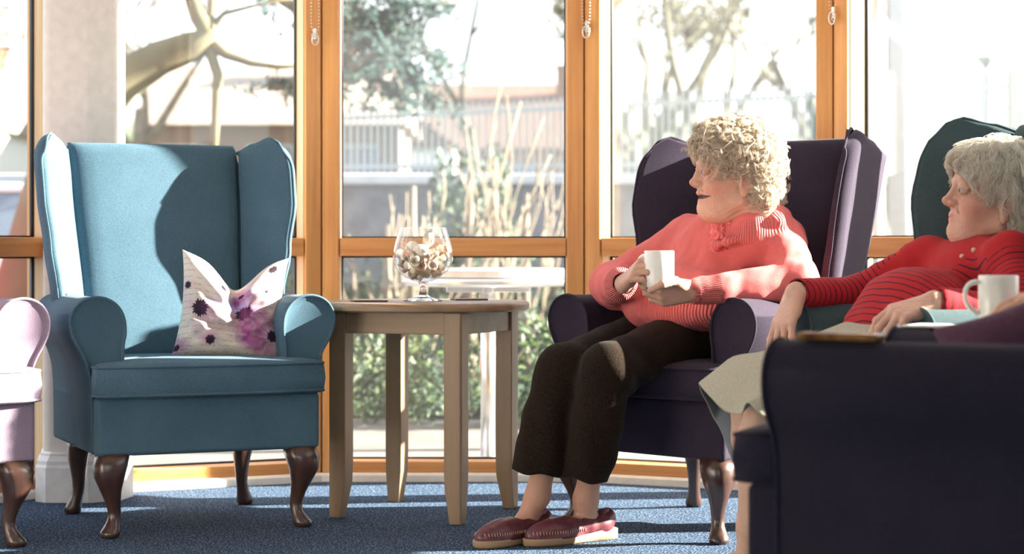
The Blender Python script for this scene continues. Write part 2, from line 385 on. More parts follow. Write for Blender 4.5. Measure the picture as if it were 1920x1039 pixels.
# ---------------------------------------------------------------- side table
tx, ty = -.262, 6.02
tb = thing('side_table', 'round beech side table with four tapered legs, standing between blue chair and woman in coral', 'side table', (tx, ty, 0), -R(22.9))
k = MB(); k.lathe([(.302, .612), (.313, .617), (.315, .628), (.313, .636), (.306, .6395)], 72); k.build('table_top', M['beech_x'], tb).data.set_sharp_from_angle(angle=R(50))
h = .188
for sx in (-1, 1):
    for sy in (-1, 1):
        k = MB(); rings = []
        for z, a in ((.0, .019), (.012, .0195), (.10, .0265), (.16, .0275), (.60, .0275), (.612, .0275)):
            # outer faces straight, inner faces taper at the foot
            ox, oy = sx*(h+.0275), sy*(h+.0275)
            if z < .15: pass
            q = [(ox-sx*.004, oy), (ox, oy-sy*.004), (ox, oy-sy*2*a), (ox-sx*2*a, oy-sy*2*a), (ox-sx*2*a, oy)]
            rings.append([Vector((x, y, z)) for x, y in q])
        k.loft(rings); k.build('leg', M['beech'], tb, bevel=.003)
for ang in range(4):
    k = MB(); Mx = Matrix.Rotation(ang*math.pi/2, 4, 'Z'); k.box(-.162, .162, -.208, -.188, .548, .612, Mx); k.build('apron', M['beech_x'], tb, bevel=.002)
M['coaster'] = plain('brown_coaster', (.10, .055, .045), .5)
for (cx_, cy_, lb) in ((-.165, -.075, 'dark brown square coaster left of the glass goblet'), (.13, .10, 'dark brown square coaster right of the glass goblet')):
    wpx = Matrix.Translation((tx, ty, 0)) @ Matrix.Rotation(0, 4, 'Z') @ Vector((cx_, cy_, 0))
    k = MB(); k.box(-.05, .05, -.05, .05, 0, .005); o = k.build('coaster', M['coaster'], bevel=.0015); o.location = (wpx.x, wpx.y, .6397); o.rotation_euler = (0, 0, R(12))
    tag(o, lb, 'coaster', 'coasters on the side table')
# ---------------------------------------------------------------- outdoors
GZ = -.05
def patio():
    return noise_mat('paving', (.11, .095, .08), (.17, .15, .13), 3, .9, bump=.2, bscale=40)
k = MB(); k.box(-14, 14, 6.3, 11.0, GZ-.1, GZ); k.v = [(x, y, z) for x, y, z in k.v]
k = MB(); k.box(-30, 30, -12, 10.6, GZ-.2, GZ-.06); st(k.build('ground', patio(), smooth=False))
tag(bpy.data.objects['ground'], None, None, None, 'structure')
M['grass'] = noise_mat('lawn', (.012, .035, .014), (.035, .07, .03), 8, .95, bump=.5, bscale=60, bdist=.02)
k = MB(); k.box(-90, 90, 10.6, 160, -.25, -.09); st(k.build('ground_lawn', M['grass'], smooth=False))
M['leaf_l'] = noise_mat('hedge_leaf', (.015, .035, .012), (.12, .17, .045), 7, .5, transl=.25, contrast=(.4,.75))
M['leaf_d'] = noise_mat('dark_leaf', (.012, .03, .014), (.05, .09, .035), 14, .5, transl=.2)
M['bark'] = noise_mat('pale_bark', (.13, .10, .07), (.24, .19, .14), 12, .9)
M['bark_d'] = noise_mat('grey_bark', (.07, .065, .05), (.15, .14, .10), 12, .9)
M['bark_g'] = noise_mat('golden_bark', (.12, .10, .055), (.19, .165, .095), 3, .9)
M['needle'] = noise_mat('cedar_needles', (.02, .05, .045), (.06, .11, .10), 14, .8, transl=.3)
def leaves(k, rng, fn, n, s):
    for _ in range(n):
        c = fn(); a = Vector((rng.gauss(0, 1), rng.gauss(0, 1), rng.gauss(0, 1))).normalized(); b = a.orthogonal().normalized(); q = s*rng.uniform(.6, 1.3)
        k.add([c-a*q, c-b*q*.5, c+a*q, c+b*q*.5], [(0, 1, 2, 3)])
rng = random.Random(4)
def shrub(x, y, rx, ry, h, n, label, m, s=.03, grp=None):
    r = thing('shrub', label, 'shrub', (x, y, -.08), 0, grp); k = MB()
    def f():
        a = rng.uniform(0, 6.283); t = rng.uniform(.55, 1)**.5; u = rng.uniform(.02, 1); rr = math.sqrt(1-(u*.96)**2*.8)
        return Vector((math.cos(a)*rx*t*rr, math.sin(a)*ry*t*rr, h*u*(1+.18*math.sin(a*5+x))))
    leaves(k, rng, f, n, s); k.build('foliage', m, r, smooth=False)
    k = MB()
    for j in range(14):
        a = rng.uniform(0, 6.28); k.tube([(0, 0, 0), (math.cos(a)*rx*.4, math.sin(a)*ry*.4, h*.4), (math.cos(a)*rx*.7, math.sin(a)*ry*.7, h*.75)], [.012, .008, .004], 4)
    k.build('stems', M['bark_d'], r)
hs = [(-1.9, .62, 'left of the side table legs, low and bright'), (-.95, .6, 'seen between the left legs of the side table'), (-.2, .62, 'seen between the right legs of the side table'), (.62, .6, 'seen left of the seated woman\'s knees'), (1.5, .7, 'behind the coral woman\'s chair')]
for i, (x, rx, w_) in enumerate(hs): shrub(x, 10.3+.1*(i % 2), rx, .35, .50, 1500, 'low green hedge shrub outside, '+w_, M['leaf_l'], .028, 'hedge shrubs outside')
shrub(-3.9, 9.6, .8, .5, .5, 1200, 'pale green shrub outside behind the blue chair, near its right arm', M['leaf_l'], .03)
shrub(-.35, 16.9, .5, .4, 1.5, 1400, 'tall dark evergreen shrub in front of the stone wall', M['leaf_d'], .05)
for i, x in enumerate((-3.4, -2.1, -.9, .5, 1.6)): shrub(x, 17.0, .8, .4, .7+.15*(i % 2), 900, 'dark border plant at the stone wall foot, '+('furthest left', 'second from the left', 'middle one', 'second from the right', 'furthest right')[i]+' of five', M['leaf_d'], .05, 'border plants')
# bistro table
bt = thing('bistro_table', 'round white outdoor bistro table with a steel pole, on the patio beyond the glass', 'table', (-.09, 7.62, GZ-.01), 0)
M['slat'] = noise_mat('weathered_slats', (.62, .60, .56), (.80, .78, .74), 20, .5)
k = MB(); k.lathe([(.30, .715), (.325, .72), (.332, .733), (.325, .745), (.31, .748)], 56); k.build('rim', M['chrome'], bt)
k = MB(); k.lathe([(.318, .749), (.322, .752), (.322, .776), (.316, .780)], 56); k.build('table_top', M['slat'], bt).data.set_sharp_from_angle(angle=R(40))
k = MB(); k.lathe([(.030, .02), (.030, .715)], 24); k.build('pole', M['chrome'], bt)
k = MB(); k.lathe([(.20, -.002), (.20, .010), (.12, .022), (.05, .040), (.032, .06)], 40); k.build('base_plate', M['chrome'], bt)
k = MB(); k.box(-.16, .16, -.02, .02, .69, .716); k.box(-.02, .02, -.16, .16, .69, .716); k.build('bracket', M['chrome'], bt, bevel=.003)
# stone wall and fence
M['stone'] = noise_mat('stone', (.08, .085, .105), (.18, .18, .20), 5, .95, bump=.5, bscale=9, bdist=.03)
M['coping'] = noise_mat('coping_stone', (.42, .42, .45), (.52, .52, .54), 6, .9)
wl = thing('garden_wall', 'grey rubble stone garden wall with pale coping, running across the garden', 'wall', (0, 18, -.09), 0)
k = MB(); k.box(-9, 14, 0, .4, 0, 1.46); k.build('stonework', M['stone'], wl, smooth=False)
k = MB(); k.box(-9, 14, -.06, .46, 1.46, 1.56); k.build('coping', M['coping'], wl, bevel=.02)
M['pale_metal'] = plain('pale_painted_metal', (.34, .37, .37), .5)
fe = thing('railing_fence', 'pale painted railing of closely set upright bars above the stone wall', 'fence', (0, 18.2, 1.47), 0)
def ftop(x): return .60+.055*(x+1.5)
cnt = 0
for i in range(100):
    x = -1.6+i*.062 if i < 50 else -1.6+i*.062
    k = MB(); t = ftop(x); k.box(x-.014, x+.014, -.014, .014, 0, t); k.build('bar', M['pale_metal'], fe, smooth=False)
k = MB()
for i in range(150):
    x = 4.6+i*.062; k.box(x-.014, x+.014, -.014, .014, 0, ftop(x)*.75)
o = k.build('bar_row', M['pale_metal'], fe, smooth=False); o['kind'] = 'stuff'
for zf in (.12, .86):
    k = MB(); k.loft([[Vector((x, y, .0+ftop(x)*zf+z)) for y, z in ((-.02, -.02), (.02, -.02), (.02, .02), (-.02, .02))] for x in (-1.66, 4.57)]); k.build('rail', M['pale_metal'], fe, smooth=False)
for x in (-1.66, 4.59):
    k = MB(); k.box(x-.05, x+.05, -.05, .05, 0, ftop(x)+.05); k.build('post', M['pale_metal'], fe, bevel=.01)
# trees
def branch(k, rng, p, d, r, ln, dep, spread=.55, up=.12, droop=0, tips=None):
    n = 4; pts = [p]; rr = [r]; q = p.copy(); dd = d.copy()
    for i in range(n):
        dd = (dd+Vector((rng.gauss(0, .13), rng.gauss(0, .13), rng.gauss(0, .1)+up-droop))).normalized(); q = q+dd*ln/n; pts.append(q.copy()); rr.append(r*(1-.5*(i+1)/n))
    rr = [max(q_, .0075) for q_ in rr] if dep < 3 and r > .003 and ln > .25 else rr
    k.tube(pts, rr, 5 if r > .05 else 4 if r > .012 else 3)
    if dep == 0:
        if tips is not None: tips.append((q, dd))
        return
    for j in range(rng.choice((2, 3, 3)) if dep > 1 else 3):
        i = rng.randint(2, n); a = Vector((rng.gauss(0, 1), rng.gauss(0, 1), rng.gauss(0, .6)))
        nd_ = (dd+a.normalized()*spread*rng.uniform(.7, 1.4)).normalized()
        branch(k, rng, pts[i], nd_, rr[i]*.72, ln*rng.uniform(.62, .85), dep-1, spread, up, droop, tips)
def tree(x, y, h, seed, label, m=None, dep=5, r=.14, leaf=None, grp='bare trees beyond the fence', lean=0, z0=-.1, nl=2, ls=.06):
    t = thing('bare_tree', label, 'tree', (x, y, z0), 0, grp); rg = random.Random(seed); k = MB(); tips = []
    branch(k, rg, Vector((0, 0, 0)), Vector((lean, 0, 1)).normalized(), r, h*.36, dep, .6, .1, 0, tips); k.build('branches', m or M['bark_d'], t)
    if leaf:
        k = MB()
        for p, d in tips: leaves(k, rg, lambda: p+Vector((rg.gauss(0, .12), rg.gauss(0, .12), rg.gauss(0, .12))), nl, ls)
        k.build('foliage', leaf, t, smooth=False)
M['russet'] = noise_mat('russet_leaves', (.16, .09, .05), (.30, .19, .12), 10, .9, transl=.4)
M['bud'] = noise_mat('spring_buds', (.05, .05, .025), (.12, .115, .055), 10, .9, transl=.4)
tree(1.75, 30, 9.5, 3, 'tall bare tree with a clear trunk beyond the fence, behind the woman in coral', M['bark_d'], 6, .20, M['bud'], nl=14, ls=.10)
tree(3.9, 34, 10, 5, 'spreading bare tree beyond the fence, just left of the right window post', M['bark_d'], 6, .22, M['bud'], nl=14, ls=.10)
tree(.9, 36, 9, 8, 'slim bare tree beyond the fence near the middle window post', M['bark_d'], 6, .18, M['bud'], nl=14, ls=.10)
tree(-.3, 33, 9, 11, 'bare tree behind the fence in the middle window', M['bark_d'], 6, .16, M['bud'], nl=12, ls=.09)
tree(2.9, 38, 10, 17, 'far bare tree between the two taller ones', M['bark_d'], 6, .2, M['bud'], nl=12, ls=.09)
tree(5.2, 30, 9, 29, 'bare tree partly hidden by the right window post', M['bark_d'], 6, .18, M['bud'])
tree(-5.8, 30, 8.5, 21, 'russet bare tree seen through the left window above the blue chair', M['bark'], 6, .18, M['russet'], nl=12, ls=.07)
tree(-7.6, 32, 9, 22, 'russet bare tree behind the curved trunk', M['bark'], 6, .2, M['russet'], nl=12, ls=.07)
tree(-6.7, 20, 6.5, 23, 'bare tree at the far left edge behind the parked cars', M['bark'], 6, .14, M['russet'], nl=12, ls=.07)
# curved trunk
ct = thing('leaning_tree', 'thick pale leaning tree trunk curving across the left window', 'tree', (-3.9, 13, -.1), 0)
def rel(px, py, D=13): v = P(px, py, D); return Vector((v.x+3.9, v.y-13, v.z+.1))
k = MB(); k.tube([rel(60, 600), rel(120, 330), rel(170, 205), rel(230, 150), rel(300, 108), rel(362, 86), rel(392, 62), rel(372, 30), rel(352, -30), rel(345, -200)], [.30, .24, .19, .14, .115, .10, .085, .06, .05, .04], 12)
k.tube([rel(385, 75), rel(425, 102), rel(470, 118), rel(520, 125), rel(580, 122)], [.05, .035, .024, .018, .012], 8)
k.tube([rel(380, 70), rel(395, 40), rel(400, -30)], [.04, .025, .02], 8)
k.tube([rel(388, 78), rel(408, 140), rel(404, 230), rel(398, 330)], [.04, .035, .03, .02], 8)
k.tube([rel(390, 55), rel(420, 25), rel(480, 10), rel(560, -5)], [.025, .018, .012, .01], 6)
k.build('trunk', M['bark_g'], ct)
# cedar branches hanging into the middle window
cd = thing('cedar_tree', 'dark blue-green cedar boughs reaching into the upper left of the middle window', 'tree', (-1.50, 15.5, -.1), 0)
rg = random.Random(7); k = MB(); kl = MB()
k.tube([(0, 0, 0), (.05, 0, 3), (0, 0, 7)], [.14, .12, .08], 10)
def bough(pl, D, dens=1.0):
    pts = [P(a, b, D)+Vector((1.50, -15.5, .1)) for a, b in pl]
    k.tube(pts, [lerp(.05, .008, i/(len(pts)-1)) for i in range(len(pts))], 6)
    for i in range(len(pts)-1):
        for _ in range(int(11*dens)):
            t = rg.random(); c = pts[i].lerp(pts[i+1], t); e = c+Vector((rg.gauss(0, .14), rg.gauss(0, .25), rg.gauss(-.10, .10)))
            k.tube([c, e], [.006, .003], 3)
            leaves(kl, rg, lambda: c.lerp(e, rg.random())+Vector((rg.gauss(0, .03), rg.gauss(0, .03), rg.gauss(0, .03))), 16, .032)
for pl in ([(440, -60), (560, 20), (640, 60), (700, 60), (770, 85), (850, 120)], [(500, 160), (600, 150), (665, 120), (720, 100), (745, 60), (770, 40)], [(560, -80), (640, -30), (700, -10), (780, 10), (860, 5)],
           [(650, 10), (680, 30), (720, 25), (760, 55)], [(740, 80), (760, 120), (780, 150), (830, 190)], [(680, 110), (720, 160), (760, 175)], [(660, 20), (700, 80), (740, 110)]):
    bough(pl, 15.5, 1.2)
for pl in ([(660, 130), (700, 100), (735, 88)], ): bough(pl, 14.8, .6)
k.build('branches', M['bark_d'], cd); kl.build('needles', M['needle'], cd, smooth=False)
# bare shoots in front of the wall
M['shoot'] = noise_mat('pale_shoots', (.12, .09, .06), (.21, .165, .115), 8, .8)
for i, (px, top, lb) in enumerate([(772, 230, 'pale bare shrub of upright shoots directly above the glass goblet'), (880, 200, 'pale bare shrub with thick middle shoots right of the goblet'), (925, 170, 'tall thin bare shrub reaching up before the fence'), (725, 330, 'small bare shrub left of the goblet by the wall'), (985, 260, 'bare twiggy shrub near the middle window post')]):
    D = 13+.5*i; x0 = (px-960)*D/F; t = thing('bare_shrub', lb, 'shrub', (x0, D, -.09), 0, 'bare shrubs before the wall'); k = MB(); rg = random.Random(40+i)
    hh = .8-(top-465)*D/F
    k.tube([(0, 0, 0), (.0, 0, hh*.5), (.01, 0, hh*.8)], [.035, .032, .018], 6)
    for j in range(7):
        branch(k, rg, Vector((rg.gauss(0, .05), rg.gauss(0, .05), .0)), Vector((rg.gauss(0, .22), rg.gauss(0, .22), 1)).normalized(), rg.uniform(.006, .013), hh*rg.uniform(.35, .6), 1, .35, .2)
    k.build('shoots', M['shoot'], t)
# houses
def roofmat(n, a, b): return noise_mat(n, a, b, 6, .9, bump=.3, bscale=20, bdist=.02)
M['brick'] = noise_mat('pale_brick', (.18, .11, .08), (.26, .18, .14), 30, .95)
M['roof'] = roofmat('clay_roof', (.14, .08, .06), (.20, .13, .10)); M['roof_p'] = roofmat('pale_roof', (.26, .20, .16), (.36, .29, .24))
M['winglass'] = plain('dark_pane', (.10, .13, .17), .1)
def house(x, y, wx, wy, h, rh, label, wall, roof, chim=True, z0=-.1, nw=3, gable=False):
    r = thing('house', label, 'house', (x, y, z0), 0); k = MB(); k.box(-wx/2, wx/2, 0, wy, 0, h); k.build('walls', wall, r, smooth=False)
    k = MB()
    if gable: k.prism([(-wx/2-.2, h), (wx/2+.2, h), (0, h+rh)], lambda a, b, d: (a, d, b), -.2, wy+.2)
    else: k.prism([(-.25, h), (wy+.25, h), (wy/2, h+rh)], lambda a, b, d: (d, a, b), -wx/2-.2, wx/2+.2)
    k.build('roof', roof, r, smooth=False)
    if chim: k = MB(); k.box(wx*.22, wx*.22+.5, wy*.35, wy*.35+.5, h+rh*.4, h+rh+.55); k.box(wx*.22-.05, wx*.22+.55, wy*.35-.05, wy*.35+.55, h+rh+.5, h+rh+.6); k.build('chimney', wall, r, smooth=False)
    for i in range(nw):
        cx_ = -wx/2+wx*(i+.5)/nw; k = MB(); k.box(cx_-.5, cx_+.5, -.05, .02, h*.58, h*.88); f = k.build('window', M['pale_metal'], r, smooth=False)
        k = MB(); k.box(cx_-.43, cx_-.03, -.07, -.04, h*.60, h*.86); k.box(cx_+.03, cx_+.43, -.07, -.04, h*.60, h*.86); k.build('pane', M['winglass'], f, smooth=False)
house(-5.1, 42, 5.4, 6, 3.5, 1.5, 'pale brick house with a chimney outside, behind the blue armchair', M['brick'], M['roof_p'])
house(-4.25, 60, 5, 8, 3.9, 1.9, 'distant house with a dark clay roof at the left of the middle window', M['white'], M['roof'], False, gable=True)
house(.2, 70, 6.5, 8, 4.4, 2.6, 'distant clay roofed house with a chimney behind the bare trees', M['brick'], M['roof'])
house(-14.5, 40, 7, 6, 3.4, 1.8, 'white house behind the parked cars at the far left', M['white'], M['roof_p'])
house(13.5, 44, 6, 6, 2.4, 1.2, 'low orange brick house seen beyond the far right railing', M['brick'], M['roof_p'], False)
# hill
M['hill'] = noise_mat('wooded_hill', (.10, .14, .07), (.24, .27, .15), 1.2, .95)
k = MB(); rg = random.Random(2); k.loft([[Vector((x, y, z*(1+.12*math.sin(x*.35)+.05*math.sin(x*1.3)))) for x in range(-40, 70, 3)] for y, z in ((90, -.5), (96, 4.6), (104, 7.6), (120, 8.2), (140, 5))], cap=False, closed=False)
st(k.build('hill', M['hill']), 'structure')
# steel column, lamp and wire outside on the right
M['lt_steel'] = plain('light_grey_steel', (.20, .24, .28), .4, .2)
oc = thing('canopy_column', 'pale grey steel canopy column just outside the right window', 'column', (1.79, 9.2, GZ-.02), 0)
k = MB(); k.lathe([(.055, 0), (.055, 3.2)], 32); k.build('shaft', M['lt_steel'], oc)
k = MB(); k.box(-.095, -.065, -.02, .03, 0, 3.2); k.build('downpipe', M['white'], oc, bevel=.006)
k = MB(); k.lathe([(.12, 0), (.12, .02), (.06, .03)], 24); k.build('base_plate', M['lt_steel'], oc)
lp = thing('lamp_post', 'thin grey lamp post outside above the teal armchair', 'lamp post', (5.95, 25, -.1), 0)
k = MB(); k.tube([(0, 0, 0), (0, 0, 1.2), (0, 0, 3.2)], [.06, .04, .032], 10); k.build('pole', M['lt_steel'], lp)
k = MB(); k.lathe([(.03, 3.15), (.06, 3.2), (.13, 3.27), (.12, 3.31), (.03, 3.33)], 20); k.build('lamp_head', M['lt_steel'], lp)
k = MB(); k.tube([(6.0+.5*i, 25, 3.21+.028*i+.0*i) for i in range(0, 14)], .012, 5); tag(k.build('overhead_cable', M['lt_steel']), 'thin overhead cable running right from the lamp post', 'cable')
# cars
def car(x, y, rz, label, m):
    r = thing('car', label, 'car', (x, y, GZ-.06), R(rz)); k = MB()
    body = [(-2.1, .35), (-2.1, .72), (-1.95, .85), (-1.0, .93), (1.5, .95), (2.05, .85), (2.1, .4), (1.9, .25), (-1.9, .25)]
    k.prism(body, lambda a, b, d: (a, d, b), -.82, .82); k.build('body', m, r, bevel=.06, seg=3)
    k = MB(); k.loft([[Vector((a, b, z)) for a, b in ((x0, -w_), (x1, -w_), (x1, w_), (x0, w_))] for z, x0, x1, w_ in ((.93, -1.1, 1.75, .78), (1.32, -.35, 1.35, .62))]); k.build('windows', M['winglass'], r, bevel=.05)
    k = MB(); k.box(-.4, 1.35, -.62, .62, 1.31, 1.39); k.build('roof', m, r, bevel=.03)
    for sx in (-1.3, 1.3):
        for sy in (-.8, .8):
            k = MB(); k.v = []; k.lathe([(.0, -.1), (.26, -.1), (.31, -.06), (.31, .06), (.26, .1), (0, .1)], 20); k.v = [(a+sx, c+sy, b+.31) for a, b, c in k.v]; k.build('wheel', M['gasket'], r)
M['car_w'] = plain('white_car_paint', (.75, .78, .82), .2, coat=1); M['car_r'] = plain('red_car_paint', (.55, .03, .06), .2, coat=1)
car(-4.35, 15.1, 8, 'white car with dark blue windows parked outside at the far left', M['car_w'])
car(-4.7, 12.2, 100, 'red car parked outside in the left corner of the picture', M['car_r'])
# ---------------------------------------------------------------- implicit surfaces for bodies and clothes
def V(*a): return np.array(a, float)
def nrm(v): v = np.asarray(v, float); return v/np.linalg.norm(v)
def PP(px, py, D): v = P(px, py, D); return V(v.x, v.y, v.z)
class S:
    """list of primitives joined with smooth unions / cuts"""
    def __init__(s): s.p = []
    def cone(s, a, b, r1, r2, k=.02, sub=False, sq=None): s.p.append(('c', np.asarray(a, float), np.asarray(b, float), r1, r2, k, sub, sq)); return s
    def ell(s, c, r, k=.02, sub=False, rot=None): s.p.append(('e', np.asarray(c, float), np.asarray(r, float), rot, None, k, sub, None)); return s
    def cut(s, c, n, k=.002): s.p.append(('h', np.asarray(c, float), nrm(n), None, None, k, True, None)); return s   # removes the half space along n
    def path(s, pts, rs, k=.02, sub=False):
        for i in range(len(pts)-1): s.cone(pts[i], pts[i+1], rs[i], rs[i+1], k, sub)
        return s
def d1(q, X):
    t, A_, B_, r1, r2, k, sub, sq = q
    if t == 'c':
        ba = B_-A_; pa = X-A_; h = np.clip(pa @ ba/max(ba @ ba, 1e-12), 0, 1); w_ = pa-h[:, None]*ba
        if sq is not None:
            n_, f_ = sq; w_ = w_+np.outer(w_ @ n_, n_)*(f_-1)
        return np.sqrt((w_*w_).sum(1))-(r1+(r2-r1)*h)
    if t == 'e':
        w_ = X-A_
        if r1 is not None: w_ = w_ @ r1
        k0 = np.sqrt(((w_/B_)**2).sum(1)); k1 = np.sqrt(((w_/(B_*B_))**2).sum(1))
        return k0*(k0-1)/np.maximum(k1, 1e-9)
    return -((X-A_) @ B_)
def ev(ps, X, post=None):
    d = np.full(len(X), 1.0)
    for q in ps:
        e = d1(q, X); k = q[5]
        if q[6]: e = -e; h = np.clip(.5+.5*(e-d)/k, 0, 1); d = d*(1-h)+e*h+k*h*(1-h)
        else: h = np.clip(.5+.5*(d-e)/k, 0, 1); d = d*(1-h)+e*h-k*h*(1-h)
    return post(X, d) if post else d
def proj(s_, px, py, D0, lift=0.0):
    Ds = np.linspace(D0-.5, D0+.5, 800); X = np.stack([PP(px, py, D) for D in Ds]); i_ = np.nonzero(ev(s_.p, X) < 0)[0]
    return PP(px, py, (Ds[i_[0]] if len(i_) else D0)-lift)
def bounds(ps):
    lo = np.full(3, 1e9); hi = -lo
    for q in ps:
        if q[6]: continue
        if q[0] == 'c':
            for p_, r_ in ((q[1], q[3]), (q[2], q[4])): lo = np.minimum(lo, p_-r_); hi = np.maximum(hi, p_+r_)
        else: r_ = max(q[2]) if q[3] is not None else q[2]; lo = np.minimum(lo, q[1]-r_); hi = np.maximum(hi, q[1]+r_)
    return lo-.02, hi+.02
def mesh_sdf(s, h, post=None):
    ps = s.p; lo, hi = bounds(ps); B = 12
    nb = np.ceil((hi-lo)/(h*B)).astype(int); n = nb*B+1
    G = np.ones(n, np.float32)
    bi = np.stack(np.meshgrid(*[np.arange(x) for x in nb], indexing='ij'), -1).reshape(-1, 3)
    ctr = lo+(bi+.5)*B*h; half = B*h*.5*math.sqrt(3)
    dc = np.stack([d1(q, ctr) for q in ps], 1); tot = ev(ps, ctr)
    off = np.stack(np.meshgrid(*[np.arange(B+1)]*3, indexing='ij'), -1).reshape(-1, 3)
    for j in range(len(bi)):
        i0 = bi[j]*B; sl = tuple(slice(i0[a], i0[a]+B+1) for a in range(3))
        if abs(tot[j]) > half*1.3+.03: 
            G[sl] = np.sign(tot[j]) if tot[j] > 0 else -1; continue
    for j in range(len(bi)):
        if abs(tot[j]) > half*1.3+.03: continue
        i0 = bi[j]*B; sl = tuple(slice(i0[a], i0[a]+B+1) for a in range(3))
        sel = [ps[i] for i in range(len(ps)) if dc[j, i] < half*1.6+.04+ps[i][5]]
        X = lo+(i0+off)*h; G[sl] = ev(sel, X, post).reshape((B+1,)*3)
    sg = G < 0; acc = np.zeros(tuple(np.array(G.shape)-1), np.uint8)
    for dx in (0, 1):
        for dy in (0, 1):
            for dz in (0, 1): acc += sg[dx:dx+acc.shape[0], dy:dy+acc.shape[1], dz:dz+acc.shape[2]]
    act = np.flatnonzero((acc > 0) & (acc < 8)); ci = np.stack(np.unravel_index(act, acc.shape), 1)
    cor = np.array([[dx, dy, dz] for dx in (0, 1) for dy in (0, 1) for dz in (0, 1)])
    vals = np.stack([G[ci[:, 0]+c[0], ci[:, 1]+c[1], ci[:, 2]+c[2]] for c in cor], 1).astype(float)
    sm = np.zeros((len(ci), 3)); ct = np.zeros(len(ci))
    for a in range(8):
        for b in range(a+1, 8):
            if abs(cor[a]-cor[b]).sum() != 1: continue
            m = (vals[:, a] < 0) != (vals[:, b] < 0); va, vb = vals[m, a], vals[m, b]; t = va/(va-vb)
            sm[m] += cor[a]+(cor[b]-cor[a])*t[:, None]; ct[m] += 1
    verts = lo+(ci+sm/ct[:, None])*h
    faces = []; sh = acc.shape
    def vid(c): return np.searchsorted(act, np.ravel_multi_index(c.T, sh))
    for ax in range(3):
        u, v = [(1, 2), (2, 0), (0, 1)][ax]
        s0 = [slice(1, -1)]*3; s0[ax] = slice(0, -1); s1 = list(s0); s1[ax] = slice(1, None)
        A_, B_ = sg[tuple(s0)], sg[tuple(s1)]; e = np.stack(np.nonzero(A_ != B_), 1)
        if not len(e): continue
        pos = A_[tuple(e.T)]; e = e+1; e[:, ax] -= 1
        du = np.zeros(3, int); du[u] = 1; dv = np.zeros(3, int); dv[v] = 1
        q = np.stack([vid(e-du-dv), vid(e-dv), vid(e), vid(e-du)], 1); q[~pos] = q[~pos][:, ::-1]; faces.append(q)
    return verts, np.concatenate(faces)
def join(parts):
    vs_, fs_, n_ = [], [], 0
    for v_, f_ in parts: vs_.append(v_); fs_.append(f_+n_); n_ += len(v_)
    return np.concatenate(vs_), np.concatenate(fs_)
def mk(name, verts, faces, m, parent, attrs=None, smooth_it=1):
    me = bpy.data.meshes.new(name); L0 = parent.location if parent else Vector((0, 0, 0))
    vv = verts-np.array(L0)
    if smooth_it:
        ii = np.concatenate([faces[:, [0, 1]], faces[:, [1, 2]], faces[:, [2, 3]], faces[:, [3, 0]]]); cnt_ = np.bincount(ii[:, 0], minlength=len(vv))+np.bincount(ii[:, 1], minlength=len(vv))
        for it in range(smooth_it):
            acc_ = np.zeros_like(vv)
            for a in range(3): acc_[:, a] = np.bincount(ii[:, 0], vv[ii[:, 1], a], len(vv))+np.bincount(ii[:, 1], vv[ii[:, 0], a], len(vv))
            av = acc_/np.maximum(cnt_, 1)[:, None]; vv = vv+(av-vv)*.5
    me.vertices.add(len(vv)); me.vertices.foreach_set('co', vv.astype(np.float32).ravel())
    me.loops.add(faces.size); me.loops.foreach_set('vertex_index', faces.astype(np.int32).ravel())
    me.polygons.add(len(faces)); me.polygons.foreach_set('loop_start', np.arange(0, faces.size, 4, dtype=np.int32)); me.polygons.foreach_set('loop_total', np.full(len(faces), 4, np.int32))
    me.polygons.foreach_set('use_smooth', [True]*len(faces)); me.update(calc_edges=True)
    for k_, a in (attrs or {}).items():
        if a.ndim == 2:
            at = me.color_attributes.new(k_, 'FLOAT_COLOR', 'POINT'); at.data.foreach_set('color', np.concatenate([a, np.ones((len(a), 1))], 1).astype(np.float32).ravel())
        else: at = me.attributes.new(k_, 'FLOAT', 'POINT'); at.data.foreach_set('value', a.astype(np.float32))
    me.materials.append(m); o = bpy.data.objects.new(name, me); link(o, parent); return o
def gauss(X, c, r): return np.exp(-(((X-np.asarray(c))/np.asarray(r))**2).sum(1))
# ---------------------------------------------------------------- materials for people
def attr(nt, n_): a = nt.nodes.new('ShaderNodeAttribute'); a.attribute_name = n_; return a
def skin_mat(name):
    m, nt, b = mat(name); L = nt.links.new; a = attr(nt, 'Col'); tc = nd(nt, 'ShaderNodeTexCoord')
    nz = nd(nt, 'ShaderNodeTexNoise', Scale=55, Detail=4); L(tc.outputs['Object'], nz.inputs['Vector'])
    mr = nd(nt, 'ShaderNodeMapRange'); mr.inputs[3].default_value = .86; mr.inputs[4].default_value = 1.1; L(nz.outputs['Fac'], mr.inputs[0])
    mx = nd(nt, 'ShaderNodeVectorMath', operation='SCALE'); L(a.outputs['Color'], mx.inputs[0]); L(mr.outputs[0], mx.inputs['Scale']); L(mx.outputs[0], b.inputs['Base Color'])
    b.inputs['Roughness'].default_value = .5; b.inputs['Specular IOR Level'].default_value = .35
    b.inputs['Subsurface Weight'].default_value = .18; b.inputs['Subsurface Radius'].default_value = (1, .35, .2); b.inputs['Subsurface Scale'].default_value = .012
    mp = nd(nt, 'ShaderNodeMapping'); mp.inputs['Scale'].default_value = (60, 60, 190); L(tc.outputs['Object'], mp.inputs[0])
    n2 = nd(nt, 'ShaderNodeTexNoise', Scale=1, Detail=4); L(mp.outputs[0], n2.inputs['Vector'])
    bp = nd(nt, 'ShaderNodeBump', Strength=.55, Distance=.0016); L(n2.outputs['Fac'], bp.inputs['Height']); L(bp.outputs[0], b.inputs['Normal'])
    return m
